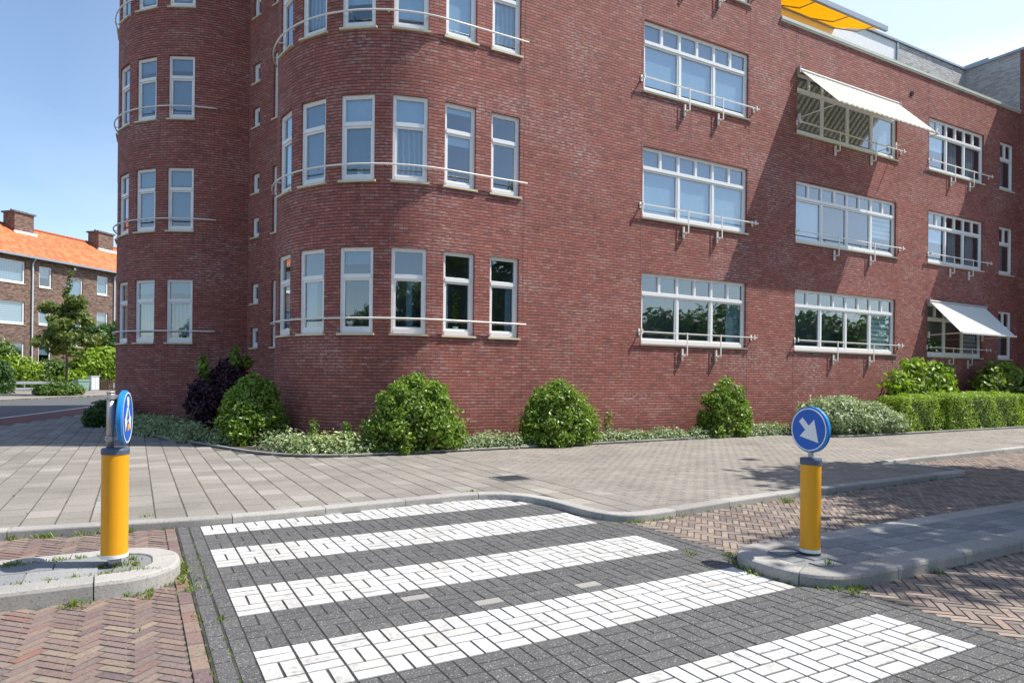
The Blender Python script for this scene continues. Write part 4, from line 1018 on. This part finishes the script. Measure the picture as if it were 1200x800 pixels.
sprig('slim leafy shoot rising from the cream ground cover, right one', 3.62, 13.3, .60)
sprig('thin young plant between the second big shrub and the wide window', 10.0, 13.2, .70, 'leaf_orange')
# parking sensor: drain covers flush in the pavement
for (x, y, a, lb) in ((4.98, 8.95, .25, 'dark iron drain cover in the pavement behind the crosswalk corner'), (10.3, 9.1, .16, 'dark iron drain cover in the pavement left of the right sign')):
    pt = thing('drain_cover', lb, 'drain cover', (x, y, ZP+.002)); bm = bmesh.new(); box(bm, -a, a, -a, a, -.01, .008)
    obj('frame', bm, M['zinc'], pt); bm = bmesh.new()
    for k in range(7): box(bm, -a+.03, a-.03, -a+.03+k*(2*a-.06)/7, -a+.03+(k+.6)*(2*a-.06)/7, .0085, .013)
    obj('grate', bm, M['dark'], pt)

# ================================================================ BOLLARDS WITH SIGNS
def disc(bm, r, y0, y1, z, seg=64, rin=None, cx=0):
    A = [(cx+r*math.cos(k*2*math.pi/seg), z+r*math.sin(k*2*math.pi/seg)) for k in range(seg)]
    if rin is None:
        a = [bm.verts.new((x, y0, q)) for x, q in A]; b = [bm.verts.new((x, y1, q)) for x, q in A]
        bm.faces.new(a); bm.faces.new(b[::-1])
        for k in range(seg): bm.faces.new((a[k], b[k], b[(k+1) % seg], a[(k+1) % seg]))
    else:
        B = [(cx+rin*math.cos(k*2*math.pi/seg), z+rin*math.sin(k*2*math.pi/seg)) for k in range(seg)]
        a = [bm.verts.new((x, y0, q)) for x, q in A]; b = [bm.verts.new((x, y0, q)) for x, q in B]; c = [bm.verts.new((x, y1, q)) for x, q in A]; d = [bm.verts.new((x, y1, q)) for x, q in B]
        for k in range(seg):
            j = (k+1) % seg; bm.faces.new((a[k], b[k], b[j], a[j])); bm.faces.new((a[k], a[j], c[j], c[k])); bm.faces.new((b[j], b[k], d[k], d[j]))
def plate(bm, poly, y0, y1):
    a = [bm.verts.new((x, y0, z)) for x, z in poly]; b = [bm.verts.new((x, y1, z)) for x, z in poly]; bm.faces.new(a); bm.faces.new(b[::-1]); n = len(poly)
    for i in range(n): bm.faces.new((a[i], b[i], b[(i+1) % n], a[(i+1) % n]))
def sign(parent, zc, yo, rr, symbol, sticker=False):
    """round sign facing local -y, its front at y=yo"""
    bm = bmesh.new(); th = .044
    prof = [(rr-.012, yo), (rr, yo+.008), (rr, yo+th-.01), (rr-.012, yo+th)]; seg = 72
    rings = [[bm.verts.new((r*math.cos(k*2*math.pi/seg), y, zc+r*math.sin(k*2*math.pi/seg))) for k in range(seg)] for r, y in prof]
    for i in range(3):
        for k in range(seg): bm.faces.new((rings[i][k], rings[i+1][k], rings[i+1][(k+1) % seg], rings[i][(k+1) % seg]))
    bm.faces.new(rings[0]); bm.faces.new(rings[3][::-1])
    s = obj('sign_disc', bm, M['bluerim'], parent)
    bm = bmesh.new(); disc(bm, rr-.013, yo-.002, yo+.001, zc); obj('blue_face', bm, M['bluesign'], s)
    bm = bmesh.new(); disc(bm, rr-.014, yo-.0045, yo-.0030, zc, rin=rr-.024); obj('white_border', bm, M['signwhite'], s)
    bm = bmesh.new(); 
    for poly in symbol: plate(bm, [(x*(rr-.02), zc+z*(rr-.02)) for x, z in poly], yo-.0050, yo-.0030)
    bm.normal_update(); bmesh.ops.triangulate(bm, faces=bm.faces, ngon_method='EAR_CLIP'); bmesh.ops.recalc_face_normals(bm, faces=bm.faces); obj('white_arrow', bm, M['signwhite'], s)
    if sticker:
        bm = bmesh.new(); plate(bm, [(-.03, zc-.105), (.045, zc-.09), (.05, zc-.045), (-.025, zc-.06)], yo-.0080, yo-.0058); obj('sticker', bm, M['orange'], s)
    return s
ARROW = [[(-.57, .36), (-.36, .57), (.02, .19), (.33, .50), (.58, -.60), (-.52, -.35), (-.19, -.02)]]
# right: sign on short neck
zb = .102
b = thing('traffic_bollard', 'yellow bollard on the right island with round blue sign and white diagonal arrow', 'bollard', (5.12, 3.86, zb), 0)
bm = bmesh.new(); lathe(bm, [(.086, 0.0), (.086, .02)], 48); obj('base_ring', bm, M['dark'], b, True)
bm = bmesh.new(); lathe(bm, [(.0845, .021), (.0845, .05)], 48); obj('white_band', bm, M['signwhite'], b, False)
bm = bmesh.new(); lathe(bm, [(.0835, .051), (.0835, .775)], 64); o = obj('post', bm, M['yellow'], b)
bm = bmesh.new(); lathe(bm, [(.089, .775), (.090, .815), (.084, .83), (.03, .833)], 48); obj('cap', bm, M['bollcap'], b)
bm = bmesh.new(); tube(bm, [(0, 0, .84), (0, 0, 1.0)], .026, 16); obj('pole', bm, M['galv'], b)
sg = sign(b, 1.075, -.03, .198, ARROW); sg.rotation_euler = (0, 0, R(-94))
# left: taller pole, two clamps
b = thing('traffic_bollard', 'yellow bollard on the left island with side-on blue sign bearing two arrows', 'bollard', (-.13, 6.06, .112), 0)
bm = bmesh.new(); tube(bm, [(0, 0, 0), (0, 0, .075)], .048, 24); obj('pipe', bm, M['zinc'], b, True)
bm = bmesh.new(); lathe(bm, [(.096, .072), (.097, .098)], 48); obj('white_band', bm, M['signwhite'], b)
bm = bmesh.new(); lathe(bm, [(.0935, .099), (.0935, .865)], 64); obj('post', bm, M['yellow'], b)
bm = bmesh.new(); lathe(bm, [(.0975, .865), (.0985, .897), (.093, .91), (.03, .915)], 48); obj('cap', bm, M['bollcap'], b)
px_, py_ = -.035, -.005
bm = bmesh.new(); tube(bm, [(px_, py_, .91), (px_, py_, 1.335)], .0265, 20); tube(bm, [(px_, py_, 1.335), (px_, py_, 1.345)], .03, 20); obj('pole', bm, M['galv'], b, True)
bm = bmesh.new()
for z in (.985, 1.305): tube(bm, [(px_, py_, z-.018), (px_, py_, z+.018)], .034, 16); box(bm, px_+.028, px_+.09, py_-.02, py_+.02, z-.014, z+.014); tube(bm, [(px_-.03, py_-.05, z), (px_-.03, py_+.03, z)], .007, 8)
obj('clamp', bm, M['galv'], b)
TWO = [[(-.13, .84), (.13, .84), (.20, .70), (.17, .50), (.08, .42), (-.08, .42), (-.17, .50), (-.20, .70)],
       [(-.11, .41), (-.01, .41), (-.27, -.06), (-.12, -.14), (-.52, -.56), (-.62, .0), (-.47, -.03)], [(.01, .41), (.11, .41), (.47, -.03), (.62, .0), (.52, -.56), (.12, -.14), (.27, -.06)]]
sg = sign(b, 1.145, -.115, .21, TWO, True); sg.rotation_euler = (0, 0, R(80.5)); sg.location = (px_, py_, 0)

# ================================================================ ACROSS THE SIDE STREET
H0 = Vector((-8.3, 58.6)); he = Vector((.7071, .7071)); hn = Vector((.7071, -.7071))
HS = thing('brick_terrace', 'brown brick terrace with a bright orange tiled roof across the side street', 'building', (0, 0, -.288)); HS.scale = (1.18, 1.18, 1.18)
PH = Path([tuple(H0-he*22), tuple(H0+he*16)]); hu = 22.0
hop = []; hwin = []
for s0 in (0, -11.9, 11.9):
    for (a, b, zs, nm) in (((-1.35, 1.78, [(7.95, 9.55), (5.03, 6.65), (2.3, 3.72)], 'wide')), ((2.86, 3.86, [(7.87, 9.43), (5.1, 6.50), (2.2, 3.60)], 'small')), ((7.82, 8.86, [(7.92, 9.46), (5.1, 6.53), (2.3, 3.95)], 'small')), ((5.19, 6.49, [(3.6, 8.93)], 'stair'))):
        for (z0, z1) in zs:
            if hu+b+s0 < 37.8 and hu+a+s0 > .2: hop.append((hu+a+s0, hu+b+s0, z0, z1)); hwin.append((hu+(a+b)/2+s0, b-a, z0, z1-z0, nm))
# line of the openings must share z levels per building; grid handles any mix
wall('wall', PH, 0, 10.0, hop, M['brick_brown'], HS, depth=.1)
k = 0
for uc, w, z, h, nm in hwin:
    p, n = PH.at(uc)
    inn = {'wide': [('all', ('curtain', 'slats', 'greyblind')[k % 3], (1, 1, .4)[k % 3], 'blind')], 'small': [('all', 'curtain' if k % 2 else 'greyblind', .5 if k % 2 else 1, 'curtain')], 'stair': [('all', 'greyblind', 1, 'blind')]}[nm]
    if nm == 'stair': window(HS, p.x, p.y, z, n.x, n.y, 'hstair', w, h, tz=h*.5, nbot=1, inner=inn)
    else: window(HS, p.x, p.y, z, n.x, n.y, 'h'+nm, w, h, inner=inn)
    k += 1
def hp(u, dd, z): q = H0+he*u-hn*dd; return (q.x, q.y, z)    # u along facade, dd depth behind it
bm = bmesh.new(); uvl = bm.loops.layers.uv.new('UVMap')
def rquad(P, uv):
    f = bm.faces.new([bm.verts.new(p) for p in P])
    for l, t in zip(f.loops, uv): l[uvl].uv = t
sl = math.hypot(5.0, 3.0)
rquad([hp(-22.4, -.35, 9.98), hp(16.4, -.35, 9.98), hp(16.4, 4.8, 13.0), hp(-22.4, 4.8, 13.0)], [(0, 0), (38.8, 0), (38.8, sl), (0, sl)])
rquad([hp(-22.4, 4.8, 13.0), hp(16.4, 4.8, 13.0), hp(16.4, 9.95, 9.98), hp(-22.4, 9.95, 9.98)], [(0, sl), (38.8, sl), (38.8, 0), (0, 0)])
obj('roof', bm, M['pantile'], HS)
bm = bmesh.new(); uvl = bm.loops.layers.uv.new('UVMap')
for u in (-22, 16): 
    f = bm.faces.new([bm.verts.new(p) for p in (hp(u, 0, 0), hp(u, 9.6, 0), hp(u, 9.6, 10.1), hp(u, 4.8, 12.9), hp(u, 0, 10.1))])
    for l in f.loops: q = l.vert.co; l[uvl].uv = ((Vector(q.xy)-H0).dot(hn), q.z)
quad_wall(bm, uvl, hp(16, 9.6, 0)[:2], hp(-22, 9.6, 0)[:2], 0, 10)
obj('wall', bm, M['brick_brown'], HS)
def hbox(bm, u0, u1, d0, d1, z0, z1, mi=0):
    vs = [bm.verts.new(hp(u, d, z)) for z in (z0, z1) for (u, d) in ((u0, d0), (u1, d0), (u1, d1), (u0, d1))]
    for f in ((0, 3, 2, 1), (4, 5, 6, 7), (0, 1, 5, 4), (1, 2, 6, 5), (2, 3, 7, 6), (3, 0, 4, 7)): bm.faces.new([vs[i] for i in f])
bm = bmesh.new(); hbox(bm, -22.4, 16.4, -.50, -.34, 9.84, 10.0); 
for u in np.arange(-22, 16, .9): hbox(bm, u, u+.08, -.34, -.003, 9.86, 9.94)
obj('gutter', bm, M['greygut'] if 'greygut' in M else M['zinc'], HS)
bm = bmesh.new()
for i, u in enumerate(np.arange(-22.3, 16.3, .38)): tube(bm, [hp(u, 4.8, 13.0), hp(u+.42, 4.8, 13.03)], .12, 8)
obj('ridge_tiles', bm, M['pantile'], HS)
bm = bmesh.new()
for u in (-9.6, 2.29, 9.4):
    if u > 0 or True: tube(bm, [hp(u, -.42, 9.85), hp(u, -.1, 9.5), hp(u, -.09, .2)], .055, 8)
obj('drainpipe', bm, M['pipegrey'] if 'pipegrey' in M else M['box'], HS)
bm = bmesh.new(); hbox(bm, 5.7, 5.9, -.02, .02, 9.55, 9.75); obj('wall_vent', bm, M['white'], HS)
for u in (-7.2, 4.75, 12.2):
    bm = bmesh.new(); uvl = bm.loops.layers.uv.new('UVMap')
    hbox(bm, u-1.0+.0, u+.55, 3.6, 4.75, 12.0, 13.85)
    for f in bm.faces:
        for l in f.loops: q = l.vert.co; l[uvl].uv = ((Vector(q.xy)-H0).dot(he)+(Vector(q.xy)-H0).dot(hn), q.z)
    ch = obj('chimney', bm, M['brick_brown'], HS)
    bm = bmesh.new(); hbox(bm, u-1.12, u+.67, 3.5, 4.85, 13.85, 13.97)
    for k in range(5): p = hp(u-.8+k*.3, 4.2, 13.97); tube(bm, [p, (p[0], p[1], 14.15)], .08, 8)
    obj('chimney_cap', bm, M['roofing'], ch)
    bm = bmesh.new(); hbox(bm, u-1.1, u+.75, 3.45, 3.59, 12.25, 12.45); obj('flashing', bm, M['white'], ch)

# street tree
def tree(label, x, y, h, crown, n, size, mat, tr=.09, group=None, limbs=9, name='street_tree', spire=None, shell=.35, clump=70, z0=.25):
    t = thing(name, label, 'tree', (x, y, ZP), 0, group); bm = bmesh.new()
    tube(bm, [(0, 0, 0), (.04, .02, h*.3), (-.03, .03, h*.6), (.02, 0, h*.92)], tr, 9, tr*.25)
    for i in range(limbs):
        a = i*2.4; z = h*(z0+.12+.5*i/limbs); q = crown[0][3]*random.uniform(.5, .85); tube(bm, [(0, 0, z), (q*.5*math.cos(a), q*.5*math.sin(a), z+q*.35), (q*math.cos(a), q*math.sin(a), z+q*.6)], tr*.45, 6, tr*.12)
    obj('trunk', bm, M['bark'], t)
    B = list(crown)
    leaves('crown', B, n, size, M[mat], t, shell=shell, clump=clump, zmin=.3)
    return t
cr_ = []
rr = random.Random(3)
for i in range(26):
    z = rr.uniform(2.3, 6.0); rad = 2.35*(1-(max(0, z-3.2)/5.0))*(1 if z > 2.6 else .75); a = rr.uniform(0, 6.28); q = rad*rr.uniform(.35, .85)
    cr_.append((q*math.cos(a), q*math.sin(a), z, .62, .62, .32))
cr_ = [(0, 0, 3.4, 1.2, 1.2, .9), (0, 0, 4.8, .7, .7, .8), (0, 0, 6.2, .25, .25, .7), (.2, 0, 7.2, .12, .12, .8)] + cr_
cr_ = [(x, y, z*.97+.55, a, b, c) for (x, y, z, a, b, c) in cr_]
tree('small street tree with bronze tipped leaves in front of the brown brick terrace', -3.95, 52.6, 8.4, cr_, 6800, .14, 'leaf_maple', .10, z0=.30)
def far_shrub(label, x, y, blobs, n, size, mat, cat='shrub', name='garden_shrub'):
    t = thing(name, label, cat, (x, y, ZP)); leaves('foliage', blobs, n, size, M[mat], t, clump=50, shell=.5); ground_twigs(t, 0, 0, blobs[0][2]*1.1, 8, blobs[0][3]*.7); return t
far_shrub('low mounded bush on the far pavement under the small street tree', -4.25, 52.0, [(0, 0, .35, 1.25, .9, .62), (.7, .4, .3, .7, .6, .5), (-.7, -.3, .3, .7, .6, .5)], 5000, .09, 'leaf_mid')
far_shrub('dark clipped columnar hedge at the left edge beside the far pavement', -8.05, 56.9, [(0, 0, .9, .95, .95, 1.35), (0, 0, 1.6, .8, .8, .7), (-1.3, -1, 1.1, .9, .9, 1.2)], 5200, .10, 'leaf_dark')
far_shrub('yellow green shrub right of the dark columnar hedge', -8.0, 67.4, [(0, 0, 1.4, 1.3, 1, 1.4), (.9, .6, 1.2, 1.0, .9, 1.2), (-.9, -.5, 1.8, .9, .8, 1.1)], 4200, .15, 'leaf_lime')
far_shrub('dense green shrub behind the street tree trunk', -6.2, 68.3, [(0, 0, 1.2, 1.5, 1.1, 1.45), (1.1, .8, 1.1, 1.1, 1, 1.3), (-.6, -.5, 1.0, 1.1, .9, 1.2)], 5200, .14, 'leaf_mid')
far_shrub('pale shrub high against the left wall of the terrace', -9.1, 67.6, [(0, 0, 2.0, 1.1, .8, 1.8), (-.4, -.2, 3.2, .7, .6, .9)], 3000, .15, 'leaf_mid')
far_shrub('small bright shrub just right of the street tree trunk', -4.6, 67.6, [(0, 0, .8, 1.0, .8, 1.0), (.5, .3, .9, .6, .6, .8)], 2400, .14, 'leaf_lime')
far_shrub('clipped dark hedge block beside the bright bush', -4.0, 69.8, [(0, 0, .9, 1.3, 1.0, 1.15), (1.0, .7, .9, 1.0, .9, 1.1), (-.5, -.3, 1.2, .8, .8, .8)], 4200, .13, 'leaf_dark')
far_shrub('big lime green bush left of the far rounded bay', -2.6, 70.0, [(0, 0, 2.1, 1.9, 1.2, 1.7), (1.5, 1.0, 2.4, 1.6, 1.2, 1.6), (-1.1, -.9, 2.3, 1.3, 1.1, 1.1), (.6, .4, 3.0, 1.2, 1.0, .9), (2.2, 1.5, 1.4, 1.4, 1.2, 1.3)], 8000, .18, 'leaf_lime', 'bush', 'garden_bush')
tree('dark leafy tree behind the lime green bush by the terrace', -2.3, 72.4, 7.0, [(0, 0, 4.3, 1.9, 1.5, 1.6), (.8, .5, 5.3, 1.4, 1.2, 1.1), (-1.0, -.8, 5.0, 1.3, 1.1, 1.0), (1.6, 1.0, 4.4, 1.3, 1.1, 1.2), (-.4, 0, 3.0, 1.6, 1.3, 1.2)], 7000, .18, 'leaf_dark', .13, name='garden_tree')
# low garden rail of grey planks, cabinet, bin, timber fence
def lowrail():
    t = thing('garden_rail', 'low grey plank rail along the gardens across the street', 'rail', (-7.6, 63.4, ZP))
    d = Vector((.707, .707)).normalized(); 
    for (z0, z1) in ((.62, .82), (.16, .34)):
        bm = bmesh.new(); a = -d*1.4; b = d*3.4
        n_ = Vector((d.y, -d.x))*.03
        vs = [bm.verts.new((p.x, p.y, z)) for z in (z0, z1) for p in (a-n_, b-n_, b+n_, a+n_)]
        for f in ((0, 3, 2, 1), (4, 5, 6, 7), (0, 1, 5, 4), (1, 2, 6, 5), (2, 3, 7, 6), (3, 0, 4, 7)): bm.faces.new([vs[i] for i in f])
        obj('plank', bm, M['zinc'], t)
    for k in range(4):
        p = d*(-1.5+k*1.65); bm = bmesh.new(); tube(bm, [(p.x+.05, p.y+.08, 0), (p.x+.05, p.y+.08, .84)], .05, 8); obj('post', bm, M['zinc'], t)
lowrail()
t = thing('utility_cabinet', 'light grey utility cabinet on the far pavement beside the timber fence', 'cabinet', (-3.05, 66.3, ZP+.0), R(38))
bm = bmesh.new(); box(bm, -.36, .36, -.2, .2, .08, 1.22); bmesh.ops.bevel(bm, geom=bm.edges[:], offset=.02, segments=2, affect='EDGES'); obj('body', bm, M['box'], t)
bm = bmesh.new(); box(bm, -.4, .4, -.24, .24, 1.221, 1.28); obj('lid', bm, M['box'], t); bm = bmesh.new(); box(bm, -.34, .34, -.18, .18, 0, .078); obj('plinth', bm, M['zinc'], t)
bm = bmesh.new(); box(bm, -.32, -.01, -.215, -.201, .14, 1.16); box(bm, .01, .32, -.215, -.201, .14, 1.16); obj('door', bm, M['box'], t)
t = thing('wheelie_bin', 'pale green bin between the low bush and the grey cabinet', 'bin', (-3.85, 65.4, ZP), R(35))
bm = bmesh.new()
v = [bm.verts.new(p) for p in ((-.38, -.3, .1), (.38, -.3, .1), (.38, .3, .1), (-.38, .3, .1), (-.48, -.38, .85), (.48, -.38, .85), (.48, .38, .85), (-.48, .38, .85))]
for f in ((0, 3, 2, 1), (4, 5, 6, 7), (0, 1, 5, 4), (1, 2, 6, 5), (2, 3, 7, 6), (3, 0, 4, 7)): bm.faces.new([v[i] for i in f])
obj('body', bm, M['greenbin'], t)
bm = bmesh.new(); box(bm, -.52, .52, -.42, .42, .852, .91); box(bm, -.44, .44, -.32, .36, .911, .97); obj('lid', bm, M['greenbin'], t)
for x in (-.3, .3):
    bm = bmesh.new(); tube(bm, [(x-.03, .25, .1), (x+.03, .25, .1)], .1, 14); obj('wheel', bm, M['dark'], t)
t = thing('timber_fence', 'brown timber picket fence behind the grey cabinet', 'fence', (-2.75, 66.5, ZP))
for i in range(14):
    x = -.1+i*.16; bm = bmesh.new(); box(bm, x, x+.11, 0, .03, 0, .95+.03*(i % 2)); obj('picket', bm, M['fence'], t)
bm = bmesh.new()
for z in (.25, .75): tube(bm, [(-.1, .06, z), (2.2, .06, z)], .035, 6)
obj('crossrail', bm, M['fence'], t)

# ================================================================ TREES OUTSIDE THE FRAME (their shade and reflections are in it)
def bigtree(label, x, y, h, r, n, size, mat='leaf_mid', seed=1, zc=None, group='street trees behind the camera'):
    q = random.Random(seed); B = []
    for i in range(22):
        a = q.uniform(0, 6.28); z = q.uniform(.42, .93)*h; rad = r*math.sqrt(max(.1, 1-((z/h-.62)/.42)**2)); k = rad*q.uniform(.3, .8)
        B.append((k*math.cos(a), k*math.sin(a), z, r*.36, r*.36, r*.28))
    return tree(label, x, y, h*.8, [(0, 0, h*.62, r*.6, r*.6, h*.25)]+B, n, size, mat, .02*h+.05, group, name='street_tree', clump=0, shell=.3)
bigtree('tall street tree on the right traffic island', 15.3, 3.85, 10.5, 3.2, 9000, .17, seed=4)
bigtree('tall street tree close by at the right of the crosswalk', 12.75, 1.2, 10.0, 3.5, 8000, .17, seed=9)
bigtree('street tree with a narrower crown just behind the camera on the right', 11.2, -1.9, 9.8, 2.9, 6000, .17, seed=14)
for i, (x, y, h, r) in enumerate(((-10, -22, 11, 4.5), (-2, -26, 12, 5), (8, -24, 10, 4.6), (17, -27, 12, 5.2), (27, -24, 11, 4.6), (36, -27, 13, 5.5), (47, -25, 11, 5), (58, -28, 13, 6), (-20, -18, 12, 5), (-17, -4, 10, 4), (70, -24, 12, 6), (82, -28, 13, 6.5), (95, -25, 12, 6), (110, -29, 13, 7), (125, -26, 13, 7), (-34, -12, 10, 5), (-40, -26, 12, 6), (-44, 2, 11, 5.5), (-30, -32, 13, 6))):
    bigtree('broad green tree in the row across the main road', x, y, h*.74, r, 3600, .38, 'leaf_mid' if i % 2 else 'leaf_dark', seed=20+i, group='trees across the main road')
print('objects', len(bpy.data.objects))
